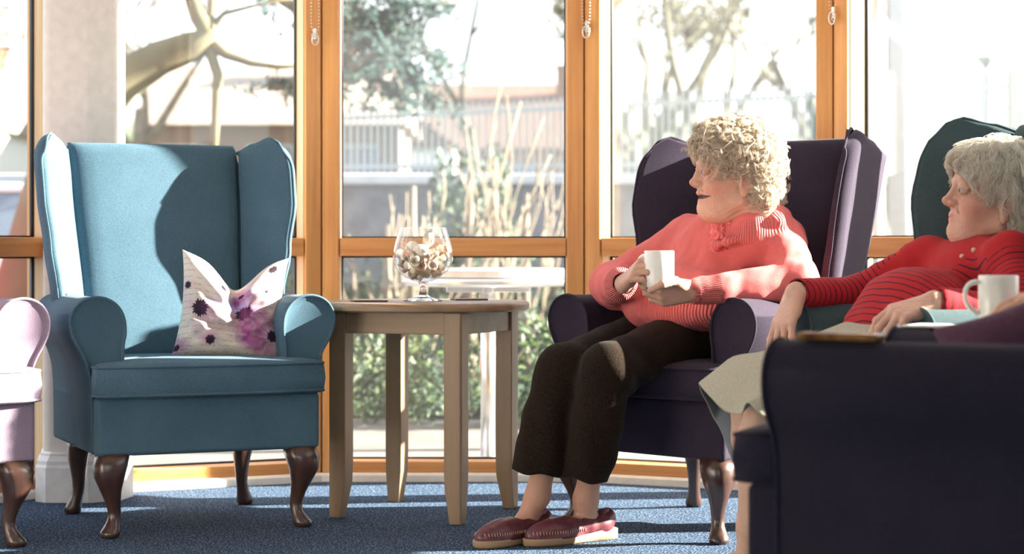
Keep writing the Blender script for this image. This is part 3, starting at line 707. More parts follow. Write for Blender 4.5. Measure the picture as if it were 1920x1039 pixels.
def knit_mat(name, c, ribw=.0075):
    m, nt, b = mat(name); L = nt.links.new; a = attr(nt, 'rib'); k_ = attr(nt, 'ribmask'); tc = nd(nt, 'ShaderNodeTexCoord')
    nz = nd(nt, 'ShaderNodeTexNoise', Scale=420, Detail=2); L(tc.outputs['Object'], nz.inputs['Vector'])
    s1 = nd(nt, 'ShaderNodeMath', operation='MULTIPLY'); s1.inputs[1].default_value = 2*math.pi/ribw; L(a.outputs['Fac'], s1.inputs[0])
    s2 = nd(nt, 'ShaderNodeMath', operation='SINE'); L(s1.outputs[0], s2.inputs[0])
    s3 = nd(nt, 'ShaderNodeMath', operation='MULTIPLY'); L(s2.outputs[0], s3.inputs[0]); L(k_.outputs['Fac'], s3.inputs[1])
    bp = nd(nt, 'ShaderNodeBump', Strength=.8, Distance=.0022); L(s3.outputs[0], bp.inputs['Height'])
    b2 = nd(nt, 'ShaderNodeBump', Strength=.5, Distance=.0015); L(nz.outputs['Fac'], b2.inputs['Height']); L(bp.outputs[0], b2.inputs['Normal']); L(b2.outputs[0], b.inputs['Normal'])
    r = nd(nt, 'ShaderNodeValToRGB'); r.color_ramp.elements[0].color = rgba([x*.8 for x in c]); r.color_ramp.elements[1].color = rgba([min(1, x*1.15) for x in c])
    L(nz.outputs['Fac'], r.inputs[0])
    dk = nd(nt, 'ShaderNodeMapRange'); dk.inputs[1].default_value = -1; dk.inputs[2].default_value = 1; dk.inputs[3].default_value = .72; dk.inputs[4].default_value = 1; L(s3.outputs[0], dk.inputs[0])
    sc = nd(nt, 'ShaderNodeVectorMath', operation='SCALE'); L(r.outputs[0], sc.inputs[0]); L(dk.outputs[0], sc.inputs['Scale']); L(sc.outputs[0], b.inputs['Base Color'])
    b.inputs['Roughness'].default_value = .95; b.inputs['Specular IOR Level'].default_value = .1; b.inputs['Sheen Weight'].default_value = .04
    return m
def stripe_mat(name, base, line, pitch=.0185, wid=.16):
    m, nt, b = mat(name); L = nt.links.new; a = attr(nt, 'rib'); k_ = attr(nt, 'ribmask')
    s1 = nd(nt, 'ShaderNodeMath', operation='DIVIDE'); s1.inputs[1].default_value = pitch; L(a.outputs['Fac'], s1.inputs[0])
    fr = nd(nt, 'ShaderNodeMath', operation='FRACT'); L(s1.outputs[0], fr.inputs[0])
    lt = nd(nt, 'ShaderNodeMath', operation='LESS_THAN'); lt.inputs[1].default_value = wid; L(fr.outputs[0], lt.inputs[0])
    mk_ = nd(nt, 'ShaderNodeMath', operation='GREATER_THAN'); mk_.inputs[1].default_value = .5; L(k_.outputs['Fac'], mk_.inputs[0])
    mm = nd(nt, 'ShaderNodeMath', operation='MULTIPLY'); L(lt.outputs[0], mm.inputs[0]); L(mk_.outputs[0], mm.inputs[1])
    mx = nd(nt, 'ShaderNodeMix', data_type='RGBA'); L(mm.outputs[0], mx.inputs[0]); mx.inputs[6].default_value = rgba(base); mx.inputs[7].default_value = rgba(line)
    L(mx.outputs[2], b.inputs['Base Color']); b.inputs['Roughness'].default_value = .85; b.inputs['Specular IOR Level'].default_value = .15; b.inputs['Sheen Weight'].default_value = .04
    tc = nd(nt, 'ShaderNodeTexCoord'); nz = nd(nt, 'ShaderNodeTexNoise', Scale=500); L(tc.outputs['Object'], nz.inputs['Vector'])
    bp = nd(nt, 'ShaderNodeBump', Strength=.3, Distance=.001); L(nz.outputs['Fac'], bp.inputs['Height']); L(bp.outputs[0], b.inputs['Normal'])
    return m
M['skin1'] = skin_mat('fair_skin'); 
M['coral'] = knit_mat('coral_knit', (.80, .19, .18))
M['brown'] = noise_mat('brown_wool', (.009, .005, .0035), (.028, .017, .010), 240, .95, bump=.6, bscale=300, sheen=.03, spec=.08)
M['leather'] = noise_mat('burgundy_leather', (.075, .014, .022), (.16, .04, .05), 60, .32, bump=.2, bscale=400, spec=.5)
M['sole'] = plain('tan_sole', (.34, .22, .12), .7)
M['thread'] = plain('tan_thread', (.50, .32, .20), .8)
M['red'] = stripe_mat('red_striped_jersey', (.40, .018, .022), (.020, .012, .045))
M['skirt'] = noise_mat('pale_linen', (.30, .28, .21), (.42, .39, .31), 160, .9, bump=.3, bscale=300, stretch=(1, 1, 4))
M['lining'] = plain('grey_lining', (.11, .13, .15), .7)
M['cream'] = plain('cream_leather', (.55, .48, .38), .5)
M['plum'] = fabric('plum_fabric', (.10, .045, .075))
M['eye'] = plain('eye_white', (.42, .37, .33), .15, spec=.6); M['iris'] = plain('iris', (.05, .08, .10), .1)
M['teeth'] = plain('teeth', (.62, .58, .48), .3)
def hairmat(n_, a, b): return noise_mat(n_, a, b, 90, .5, spec=.35, transl=.58, detail=2)
M['hair1'] = hairmat('silver_blonde_hair', (.88, .79, .66), (1, .94, .84)); M['hair2'] = hairmat('white_hair', (.95, .90, .80), (1, .99, .94))
# ---------------------------------------------------------------- head
class Frame:
    def __init__(s, o, f, up, sc):
        s.o = np.asarray(o, float); s.f = nrm(f); u = np.asarray(up, float); u = u-s.f*(u @ s.f); s.u = nrm(u); s.l = np.cross(s.u, s.f); s.s = sc; s.R = np.stack([s.f, s.l, s.u], 1)
    def w(s, a, b, c): return s.o+(s.f*a+s.l*b+s.u*c)*s.s
    def loc(s, X): return ((X-s.o) @ s.R)/s.s
def head(sd, H, smile=True, nose=1.0):
    k = H.s
    def E(c, r, kk=.015, sub=False, rot=None):
        rr = H.R if rot is None else H.R @ rot
        sd.ell(H.w(*c), V(*r)*k, kk*k, sub, rr)
    def C(a, b, r1, r2, kk=.012, sub=False): sd.cone(H.w(*a), H.w(*b), r1*k, r2*k, kk*k, sub)
    C((-.03, 0, -.03), (-.075, 0, -.15), .058, .066, .03)
    E((-.008, 0, .055), (.098, .074, .084)); E((.026, 0, .062), (.080, .064, .062), .02); E((.028, 0, -.010), (.070, .060, .062), .02)
    for s_ in (-1, 1):
        E((.066, s_*.036, -.006), (.030, .024, .024), .018)
        E((.064, s_*.032, -.038), (.028, .022, .024), .018)
        C((.0, s_*.050, -.042), (.070, s_*.020, -.064), .021, .018, .02)
    E((.087, 0, -.061), (.021, .022, .018), .012); E((.045, 0, -.078), (.055, .044, .026), .025)
    E((.082, 0, -.030), (.024, .030, .026), .015)
    C((.094, -.028, .050), (.094, .028, .050), .0125, .0125, .018)
    t_ = .008*(nose-1)
    C((.086, 0, .040), (.096, 0, .000), .012, .0165, .010); C((.094, 0, .020), (.102+t_*.6, 0, .000), .009, .012, .008)
    C((.100, 0, .042), (.1145+t_, 0, .008), .0085, .0085, .009); E((.1185+t_, 0, .0035), (.0105, .0095, .0095), .006); E((.112+t_, 0, -.004), (.010, .006, .006), .005)
    for s_ in (-1, 1):
        E((.1075, s_*.0115, -.001), (.0120, .0070, .0080), .004)
        E((.111, s_*.0065, -.0105), (.0055, .0035, .0045), .003, True)
        C((.099, s_*.0185, .006), (.094, s_*.0215, -.006), .0018, .0018, .004, True)
        E((.112, s_*.030, .034), (.016, .017, .012), .014, True)
        E((.0905, s_*.031, .0315), (.0148, .0165, .0145), .005)
        C((.100, s_*.026, .0425), (.084, s_*.049, .0380), .0042, .0035, .006)
        C((.116, s_*.014, .0305), (.088, s_*.055, .0300), .0048, .0034, .0022, True)
        C((.103, s_*.020, .0215), (.088, s_*.046, .0200), .0014, .0014, .004, True)
        a_ = R(-14); ro = np.array([[math.cos(a_), 0, math.sin(a_)], [0, 1, 0], [-math.sin(a_), 0, math.cos(a_)]])
        E((-.008, s_*.075, .002), (.019, .009, .033), .005, rot=ro)
        E((-.003, s_*.085, .007), (.0115, .008, .021), .004, True, ro); E((-.001, s_*.077, -.026), (.010, .008, .010), .005)
        C((.006, s_*.079, -.002), (.004, s_*.079, .008), .005, .004, .003)
        C((-.010, s_*.080, .018), (-.010, s_*.080, -.008), .0035, .003, .003)
        C((.101, s_*.020, -.006), (.086, s_*.034, -.034), .0020, .0026, .006, True)
        C((.086, s_*.031, -.042), (.080, s_*.032, -.062), .0018, .0018, .006, True)
    if smile:
        C((.1030, -.010, -.0225), (.1030, .010, -.0225), .0055, .0055, .004); C((.1030, .010, -.0230), (.086, .028, -.028), .0052, .0035, .004); C((.1030, -.010, -.0230), (.086, -.028, -.028), .0052, .0035, .004)
        C((.0975, -.010, -.0475), (.0975, .010, -.0475), .0062, .0062, .004); C((.0975, .010, -.0475), (.085, .026, -.037), .0058, .0035, .004); C((.0975, -.010, -.0475), (.085, -.026, -.037), .0058, .0035, .004)
        C((.118, .002, -.0355), (.079, .041, -.0300), .0072, .0034, .0025, True); C((.118, -.002, -.0355), (.079, -.041, -.0300), .0072, .0034, .0025, True)
        C((.118, 0, -.0355), (.093, 0, -.0340), .0068, .0058, .002, True)
        for s_ in (-1, 1): E((.068, s_*.037, -.010), (.026, .019, .018), .010)
    else:
        C((.1015, -.009, -.0270), (.1015, .009, -.0270), .0055, .0055, .005); C((.1005, .009, -.0272), (.087, .024, -.033), .0052, .004, .004); C((.1005, -.009, -.0272), (.087, -.024, -.033), .0052, .004, .004)
        C((.0990, -.009, -.0395), (.0990, .009, -.0395), .0060, .0060, .005); C((.0990, .009, -.0395), (.087, .022, -.035), .0055, .004, .004); C((.0990, -.009, -.0395), (.087, -.022, -.035), .0055, .004, .004)
        C((.114, 0, -.0335), (.086, .027, -.0345), .0011, .0011, .0018, True); C((.114, 0, -.0335), (.086, -.027, -.0345), .0011, .0011, .0018, True)
def face_post(H):
    def f_(X, d):
        L_ = H.loc(X); a, b_, c = L_[:, 0], np.abs(L_[:, 1]), L_[:, 2]
        r_ = np.sqrt((a-.098)**2+(b_-.014)**2+(c+.036)**2); m1 = np.exp(-((r_-.042)/.018)**2)*(a > .01)*(c < .02)
        o = m1*np.sin(r_*900+np.sin(c*240)*.8)*.00045
        r2 = np.sqrt((a-.092)**2+(b_-.031)**2+(c-.030)**2); m2 = np.exp(-((r2-.026)/.008)**2)*(a < .092); an = np.arctan2(c-.030, .092-a); o = o+m2*np.sin(an*17)*.0005
        m3 = np.exp(-((c-.078)/.02)**2)*(a > .06); o = o+m3*np.sin(c*520+np.sin(b_*90))*.0007
        m4 = np.exp(-((c+.085)/.028)**2)*np.exp(-((a+.0)/.06)**2); o = o+m4*np.sin(c*420+a*260+np.sin(b_*120))*.0010
        m5 = np.exp(-((a-.045)/.03)**2-((c+.02)/.03)**2); o = o+m5*np.sin((c*1.0+a*.8)*560+np.sin(a*150))*.0003
        return d+o+wr(X, 160, 4)*.0006
    return f_
def head_extras(root, H, smile):
    k = H.s
    for s_ in (-1, 1):
        c = H.w(.0905, s_*.031, .0315); mb_ = MB(); rings = []
        def pt(th, ph, r): 
            a, b, z = r*math.cos(th), r*math.sin(th)*math.cos(ph), r*math.sin(th)*math.sin(ph)
            return Vector(c+(H.f*a+H.l*b+H.u*z)*k-np.array(root.location))
        mb_.loft([[pt(math.pi*i/12, 2*math.pi*j/16, .0128) for j in range(16)] for i in range(1, 12)]); e = mb_.build('eye', M['eye'], root)
        mb_ = MB(); mb_.loft([[pt(math.pi*i/24, 2*math.pi*j/12, .0131) for j in range(12)] for i in (.05, 1.2, 2.6, 4.4)], cap=True); mb_.build('iris', M['iris'], e)
    if smile:
        mb_ = MB()
        for j in range(-4, 5):
            a = j*.19; c0 = H.w(.0655+.033*math.cos(a), .028*math.sin(a), -.0318)-np.array(root.location)
            d_ = nrm(H.f*math.cos(a)+H.l*math.sin(a)); t_ = np.cross(H.u, d_)
            mb_.loft([[Vector(c0+(d_*x*.0022+t_*y*.0033*(.8 if z < 0 else 1)+H.u*z*.0045)*k) for x, y in ((-1, -1), (1, -.8), (1, .8), (-1, 1))] for z in (-1, 1)])
        mb_.build('teeth', M['teeth'], root, bevel=.0006)
def skin_col(X, H, base=(.60, .35, .25), lip=(.52, .18, .15), smile=False):
    L_2 = H.loc(X); col = np.tile(np.array(base), (len(X), 1)); ab = L_2.copy(); ab[:, 1] = abs(ab[:, 1])
    def mixc(c, w_): return col*(1-w_[:, None])+np.array(c)*w_[:, None]
    col = mixc((.56, .20, .15), .55*gauss(ab, (.07, .045, -.012), (.03, .03, .03)))
    col = mixc((.55, .22, .17), .45*gauss(ab, (.126, 0, .0), (.014, .014, .014)))
    col = mixc((.58, .22, .17), .45*gauss(ab, (-.005, .08, .0), (.02, .02, .03)))
    col = mixc(lip, np.clip(.85*gauss(ab, (.106, 0, -.034), (.014, .024, .0130)), 0, 1)*(ab[:, 0] > .086))
    if smile: col = mixc((.07, .015, .015), .95*np.clip((.0056*np.clip((ab[:, 0]-.076)/.020, 0, 1)-np.abs(ab[:, 2]+.0345-.10*np.clip(.096-ab[:, 0], 0, 1)))/.0012, 0, 1)*(ab[:, 0] < .112))
    col = mixc((.30, .16, .11), .5*gauss(ab, (.098, .031, .031), (.02, .022, .012)))
    col = mixc((.42, .33, .25), .5*gauss(ab, (.104, .034, .053), (.02, .024, .005)))
    return col
# ---------------------------------------------------------------- hands
def hand(sd, W, Fd, N, thumb_side, curls, s=1.0, thumb=None, spread=0.0, k=.0035):
    """W wrist, Fd towards knuckles, N back of hand, thumb_side +1/-1; curls: 4 triples of degrees; thumb: list of points in (F,L,N) metres"""
    Fd = nrm(Fd); N = nrm(np.asarray(N, float)-Fd*(np.asarray(N, float) @ Fd)); L_3 = np.cross(N, Fd)*thumb_side
    def w_(a, b, c): return W+(Fd*a+L_3*b+N*c)*s
    offs = (.030, .0105, -.009, -.0275); kl = (.088, .092, .087, .078); fl = (.95, 1.05, .98, .78)
    tips = []
    for i in range(4):
        kn = w_(kl[i], offs[i], .001*(2-abs(i-1.3)*1.5))
        sd.cone(w_(.005, offs[i]*.55, -.003), kn, .0150*s, .0112*s, .012*s)
        p_ = kn; a = 0; q = curls[i]; d_ = Fd; lat = spread*(offs[i]/.03)
        for j, (ln, r0, r1_) in enumerate(((.044, .0098, .0086), (.028, .0086, .0080), (.023, .0080, .0066))):
            a += R(q[j]); d_ = nrm(Fd*math.cos(a)-N*math.sin(a)+L_3*lat*(1 if j == 0 else .6)); e = p_+d_*ln*fl[i]*s
            sd.cone(p_, e, r0*s, r1_*s, k*s); p_ = e
        tips.append((p_, d_, i))
    if thumb is None: thumb = [(.020, .022, -.008), (.052, .046, -.014), (.082, .056, -.022), (.106, .058, -.030)]
    tp = thumb if isinstance(thumb, tuple) else [w_(*t) for t in thumb]
    for j, (r0, r1_) in enumerate(((.016, .0125), (.0120, .0100), (.0100, .0078))): sd.cone(tp[j], tp[j+1], r0*s, r1_*s, (.012 if j == 0 else k)*s)
    sd.cone(w_(.0, .0, -.002), w_(.045, .018, -.009), .019*s, .015*s, .012*s); sd.cone(w_(.0, 0, -.002), w_(.05, -.018, -.007), .018*s, .013*s, .012*s)
    return w_
def armdist(X, a, b):
    a, b = np.asarray(a), np.asarray(b); ba = b-a; h = np.clip((X-a) @ ba/(ba @ ba), 0, 1); return np.linalg.norm(X-a-h[:, None]*ba, axis=1), h
def wr(X, sc, seed=0):
    r_ = np.random.RandomState(seed); o = np.zeros(len(X))
    for _ in range(5):
        kx = r_.normal(size=3)*sc; o += np.sin(X @ kx+r_.uniform(0, 6.28))
    return o/5
# ---------------------------------------------------------------- strands
def strands(name, hs, n, m, parent, H, length, r, mode, seed, allow, curl=.006, steps=9, lift=.004, clump=8):
    rs = np.random.RandomState(seed); v, f = mesh_sdf(hs, .006); cl = clump; nc = n//cl; ix = np.repeat(np.arange(nc), cl); n = nc*cl
    ok = v[allow(H.loc(v))]; base = ok[rs.randint(0, len(ok), nc)][ix]+rs.normal(size=(n, 3))*(.0016 if mode == 'curly' else .004)
    def grad(X): 
        e = .002; g = np.stack([ev(hs.p, X+np.eye(3)[i]*e)-ev(hs.p, X-np.eye(3)[i]*e) for i in range(3)], 1)/(2*e); return g/np.maximum(np.linalg.norm(g, axis=1), 1e-6)[:, None]
    crown = H.w(-.02, 0, .15); X = base.copy(); pts = []; g = grad(X); X -= g*(ev(hs.p, X)-.0)[:, None]
    rnd = rs.normal(size=(nc, 3))[ix]; ln = length*rs.uniform(.6, 1.3, nc)[ix]; ph = rs.uniform(0, 6.28, nc)[ix]+rs.normal(size=n)*.18; lf = (np.abs(rs.normal(size=nc))[ix]+.25*np.abs(rs.normal(size=n)))*lift+.001
    cr_ = curl*rs.uniform(.5, 1.5, nc)[ix]*rs.uniform(.85, 1.15, n); frq = (rs.uniform(1.0, 1.9, nc) if mode == 'curly' else rs.uniform(.5, 1.3, nc))[ix]
    for i in range(steps):
        g = grad(X)
        if mode == 'curly': d_ = rnd+(X-crown)*2-H.u*.4
        else: d_ = (X-crown)*9-H.f*.35-H.u*.9+rnd*.45
        d_ = d_-g*(d_*g).sum(1)[:, None]; d_ /= np.maximum(np.linalg.norm(d_, axis=1), 1e-6)[:, None]
        sd_ = np.cross(g, d_); t = i/(steps-1)
        a = ph+t*6.28*frq
        pts.append(X+g*(lf*(.3+t)+cr_*(.5+.5*np.sin(a)))[:, None]+sd_*(cr_*np.cos(a))[:, None])
        X = X+d_*(ln/steps)[:, None]; X = X-g*(ev(hs.p, X))[:, None]
    Pn = np.stack(pts, 1); T = np.gradient(Pn, axis=1); T /= np.maximum(np.linalg.norm(T, axis=2), 1e-9)[..., None]
    ref = nrm(V(.3, .5, .8)); A_ = np.cross(T, ref); A_ /= np.maximum(np.linalg.norm(A_, axis=2), 1e-9)[..., None]; B_ = np.cross(T, A_)
    rad = (r*rs.uniform(.6, 1.3, (n, 1))*np.linspace(1, .35, steps)[None])[..., None]
    ring = np.stack([Pn+A_*rad*math.cos(2*math.pi*j/3)+B_*rad*math.sin(2*math.pi*j/3) for j in range(3)], 2)
    verts = ring.reshape(-1, 3); ix = np.arange(n*steps*3).reshape(n, steps, 3); q = []
    for j in range(3): q.append(np.stack([ix[:, :-1, j], ix[:, :-1, (j+1) % 3], ix[:, 1:, (j+1) % 3], ix[:, 1:, j]], -1).reshape(-1, 4))
    return mk(name, verts, np.concatenate(q), m, parent, smooth_it=0)
def merge_into(o, others):
    return o
# ================================================================ woman in coral
w1 = thing('person', 'seated elderly woman in coral knitted cardigan and brown trousers, curly hair, holding a white mug', 'person', (.50, 5.74, 0))
H1 = Frame(PP(1385, 345, 5.62), (-1, -.05, .0), (0, 0, 1), 1.09)
b = S()
neck = H1.w(-.05, 0, -.13)
shL, shR = PP(1462, 452, 5.66), PP(1292, 452, 5.90)
elL, elR = V(.785, 5.50, .705), PP(1150, 535, 5.78)
wrL, wrR = PP(1300, 547, 5.40), PP(1168, 532, 5.45)
chest = V(.615, 5.80, .77); belly = V(.50, 5.70, .66); pelv = V(.51, 5.745, .565)
hipR, hipL = PP(1205, 640, 5.82), PP(1285, 640, 5.66)
knR, knL = PP(1056, 694, 5.45), PP(1140, 690, 5.35)
anR, anL = PP(1008, 930, 5.44), PP(1098, 938, 5.44)
b.cone(chest, belly, .085, .10); b.cone(belly, pelv, .10, .09); b.cone(shL*.85+shR*.15, shR*.85+shL*.15, .04, .04, .03); b.cone(chest, neck, .05, .055)
for a_, e_, w_ in ((shL, elL, wrL), (shR, elR, wrR)): b.cone(a_, e_, .044, .036); b.cone(e_, w_, .036, .0235)
for h_, k_, n_ in ((hipR, knR, anR), (hipL, knL, anL)):
    b.cone(h_, k_, .07, .052); mid = k_*.62+n_*.38; b.cone(k_, mid, .045, .042); b.cone(mid, n_, .042, .030)
hd = S(); head(hd, H1, True, 1.0); hn = S()
for e_, w_ in ((elL, wrL), (elR, wrR)): hn.cone(e_*.4+w_*.6, w_, .026, .0235)
# mug 1
mugc = PP(1236, 470, 5.37); mugc[2] -= .100
h1 = hand(hn, wrL, V(-1, -.28, -.06), V(.1, -.85, -.45), -1, [(28, 62, 40), (32, 66, 40), (36, 66, 42), (42, 66, 42)], 1.04, thumb=(PP(1284, 540, 5.385), PP(1266, 527, 5.350), PP(1243, 533, 5.322), PP(1219, 545, 5.322)))
h2 = hand(hn, wrR, V(.032, -.070, .037), V(-.70, -.28, .60), 1, [(34, 64, 40), (36, 68, 42), (38, 70, 44), (42, 72, 46)], 1.0, thumb=[(.018, .018, -.012), (.050, .030, -.024), (.078, .030, -.040), (.098, .024, -.050)])
# feet inside the shoes
toeR, heelR = V(-.085, 5.30, .030), V(.085, 5.475, .035); toeL, heelL = V(.045, 5.335, .030), V(.262, 5.485, .035)
for t_, h_, n_ in ((toeR, heelR, anR), (toeL, heelL, anL)):
    b.cone(n_, h_*.72+t_*.28+V(0, 0, .025), .029, .028, .03); b.cone(h_*.85+t_*.15+V(0, 0, .005), t_*.7+h_*.3+V(0, 0, .002), .026, .024, .03)
b.cone(chest, H1.w(-.055, 0, -.13), .05, .05)
v, f = join([mesh_sdf(b, .0040), mesh_sdf(hd, .0018, face_post(H1)), mesh_sdf(hn, .0021, lambda X, d: d+wr(X, 240, 6)*.0007)])
col = skin_col(v, H1, smile=True)
for n_ in (anR, anL):
    dd_ = np.linalg.norm(v-n_, axis=1); w__ = np.clip(1.5-dd_/.16, 0, 1)[:, None]; col = col*(1-w__)+np.array((.50, .27, .18))*w__
for n_ in (wrR, wrL):
    dd_ = np.linalg.norm(v-n_, axis=1); w__ = np.clip(1.6-dd_/.14, 0, 1)[:, None]; col = col*(1-w__)+np.array((.56, .32, .23))*w__
mk('body', v, f, M['skin1'], w1, {'Col': col}, 1)
head_extras(w1, H1, True)
# cardigan
s = S()
fdir = V(-.707, -.707, 0); rdir = V(.707, -.707, 0)
def rotz(a): return np.array([[math.cos(a), -math.sin(a), 0], [math.sin(a), math.cos(a), 0], [0, 0, 1]])
Rz1 = rotz(R(-45))
s.ell(chest+V(0, 0, .0), (.185, .125, .135), .05, rot=Rz1); s.ell(chest+V(-.04, -.04, -.03), (.165, .115, .11), .05, rot=Rz1)
s.ell(belly+V(-.01, -.01, -.005), (.185, .150, .105), .05, rot=Rz1); s.ell(belly+V(-.005, -.01, -.045), (.19, .155, .062), .03, rot=Rz1)
s.ell(pelv+V(0.01, 0.02, .03), (.185, .14, .09), .04, rot=Rz1)
s.cone(shL*.5+shR*.5+V(.0, .0, .03), neck+V(0, 0, .0), .10, .076, .05); s.cone(neck+V(0, 0, -.02), H1.w(-.028, 0, -.118), .080, .071, .02)
s.cone(shL, shR, .066, .066, .04)
s.cone(shL, elL, .070, .062, .035); s.cone(elL, wrL*.88+elL*.12, .060, .040, .02); s.cone(wrL*.80+elL*.20, wrL*.97+elL*.03, .0375, .036, .006)
s.cone(shR, elR, .070, .064, .035); s.cone(elR, wrR*.85+elR*.15, .066, .046, .02); s.cone(wrR*.80+elR*.20, wrR*.97+elR*.03, .039, .036, .006)
s.path([H1.w(-.085, .058, -.098), H1.w(-.02, .062, -.135), H1.w(.035, .045, -.150), H1.w(.058, 0, -.158), H1.w(.035, -.045, -.150), H1.w(-.02, -.062, -.135), H1.w(-.085, -.058, -.098), H1.w(-.118, 0, -.080), H1.w(-.085, .058, -.098)], [.013]*9, .012)
# gathered bow of the collar and placket buttons
bow = PP(1350, 425, 5.40)
s.cone(neck, H1.w(-.07, 0, -.095), .078, .066, .02)
s.cut(PP(1240, 622, 5.62)+V(0, 0, -.01), V(-.05, -.10, -1), .012)
for e_, w_ in ((elL, wrL), (elR, wrR)): s.cone(w_*.86+e_*.14, w_+(w_-e_)*.3, .0265, .0275, .003, True)
def post1(X, d):
    o = wr(X*V(1, 1, .6), 38, 1)*.0055+wr(X, 80, 2)*.0018
    for a_, e_ in ((shL, elL), (shR, elR)):
        q, h_ = armdist(X, a_, e_); o = o+np.clip(1-q/.12, 0, 1)*np.sin((X @ nrm(V(.6, -.3, .75)))*95)*.0022*np.clip(h_*1.3-.2, 0, 1)
    return d+o
cardS = s; v, f = mesh_sdf(s, .0042, post1)
rib = (v-pelv) @ rdir*1.0; mask = np.clip((.650-v[:, 2])/.004+((v-belly) @ fdir)*0, 0, 1)*(v[:, 2] < .652)
for e_, w_, dr in ((elL, wrL, 0), (elR, wrR, 0)):
    q, h_ = armdist(v, e_, w_); ax = nrm(w_-e_); u1 = nrm(np.cross(ax, V(0, 0, 1))); u2 = np.cross(ax, u1)
    an = np.arctan2((v-e_) @ u2, (v-e_) @ u1)*.036; m_ = (q < .062) & (h_ > .78); rib = np.where(m_, an*1.6, rib); mask = np.where(m_, 1, np.where((q < .085) & (h_ > .15), 0, mask))
Lh = H1.loc(v); cm = np.clip(1.6-np.abs(Lh[:, 2]+.128+.30*Lh[:, 0])/.020, 0, 1)*np.clip((.112-np.hypot(Lh[:, 0]+.03, Lh[:, 1]))/.012, 0, 1)
cc = np.arctan2(Lh[:, 1], Lh[:, 0]+.03)*.085; rib = np.where(cm > 0, cc, rib); mask = np.where(cm > 0, cm, mask)
card = mk('cardigan', v, f, M['coral'], w1, {'rib': rib, 'ribmask': mask.astype(float)}, 1)
def uvball(c, r, m, parent, name, sc=(1, 1, 1), n=14):
    k = MB(); L0 = np.array(parent.location) if parent else 0*np.array(c); pp = parent
    while pp is not None and pp.parent is not None: pp = pp.parent; L0 = np.array(pp.location)
    k.loft([[Vector(np.asarray(c)-L0+V(r*sc[0]*math.sin(math.pi*i/n)*math.cos(2*math.pi*j/n), r*sc[1]*math.sin(math.pi*i/n)*math.sin(2*math.pi*j/n), -r*sc[2]*math.cos(math.pi*i/n))) for j in range(n)] for i in range(0, n+1)], cap=False)
    return k.build(name, m, parent)
M['button'] = plain('coral_button', (.62, .10, .10), .3)
# placket frill: a gathered rosette at the collar
k = MB(); bow = proj(cardS, 1349, 430, 5.5, .030); c0 = Vector(bow)-w1.location; rings = []
for i, (rr, off) in enumerate(((.003, -.010), (.010, -.016), (.018, -.008), (.026, -.012), (.031, .004), (.024, .022))):
    rings.append([c0+Vector((math.cos(t/40*6.283)*rr*(.9+.13*math.sin(t/40*6.283*7+i*.6)), off+.004*math.sin(t/40*6.283*9+i)*(rr/.03), math.sin(t/40*6.283)*rr*1.15)) for t in range(40)])
k.loft(rings); M['coral_p'] = plain('coral_trim', (.74, .19, .19), .95, spec=.05); k.build('collar_rosette', M['coral_p'], w1, sub=1)
uvball(proj(cardS, 1368, 419, 5.5, .003), .0065, M['button'], w1, 'button', (1, .6, 1))
# trousers
s = S(); s.ell(pelv+V(.0, .0, -.01), (.185, .15, .10), .04, rot=Rz1)
hemR, hemL = PP(1002, 885, 5.42), PP(1100, 888, 5.40)
for h_, k_, e_, n_ in ((hipR, knR, hemR, anR), (hipL, knL, hemL, anL)):
    s.cone(h_, k_+V(0, 0, -.005), .088, .072, .03); s.cone(k_+V(0, 0, -.004), k_*.5+e_*.5, .071, .070, .03); s.cone(k_*.5+e_*.5, e_+(e_-k_)*.12, .070, .064, .02)
for h_, k_, e_, n_, nn in ((hipR, knR, hemR, anR, V(-.12, 0, -1)), (hipL, knL, hemL, anL, V(-.22, 0, -1))):
    s.cone(e_+V(0, 0, .04), e_+(e_-k_)*.3, .042, .050, .003, True)
s.cut(PP(1050, 895, 5.4), V(-.14, 0, -1), .003)
def post2(X, d):
    o = wr(X, 28, 5)*.004
    for k_ in (knR, knL):
        g = gauss(X, k_+V(.05, .03, -.04), (.09, .09, .07)); o = o+g*np.sin(X @ nrm(V(.8, 0, .6))*120)*.004
    z = X[:, 2]; o = o+np.clip((.45-z)/.2, 0, 1)*np.sin(X[:, 0]*75+z*10)*.0035
    return d+o
v, f = mesh_sdf(s, .0042, post2); mk('trousers', v, f, M['brown'], w1, None, 1)
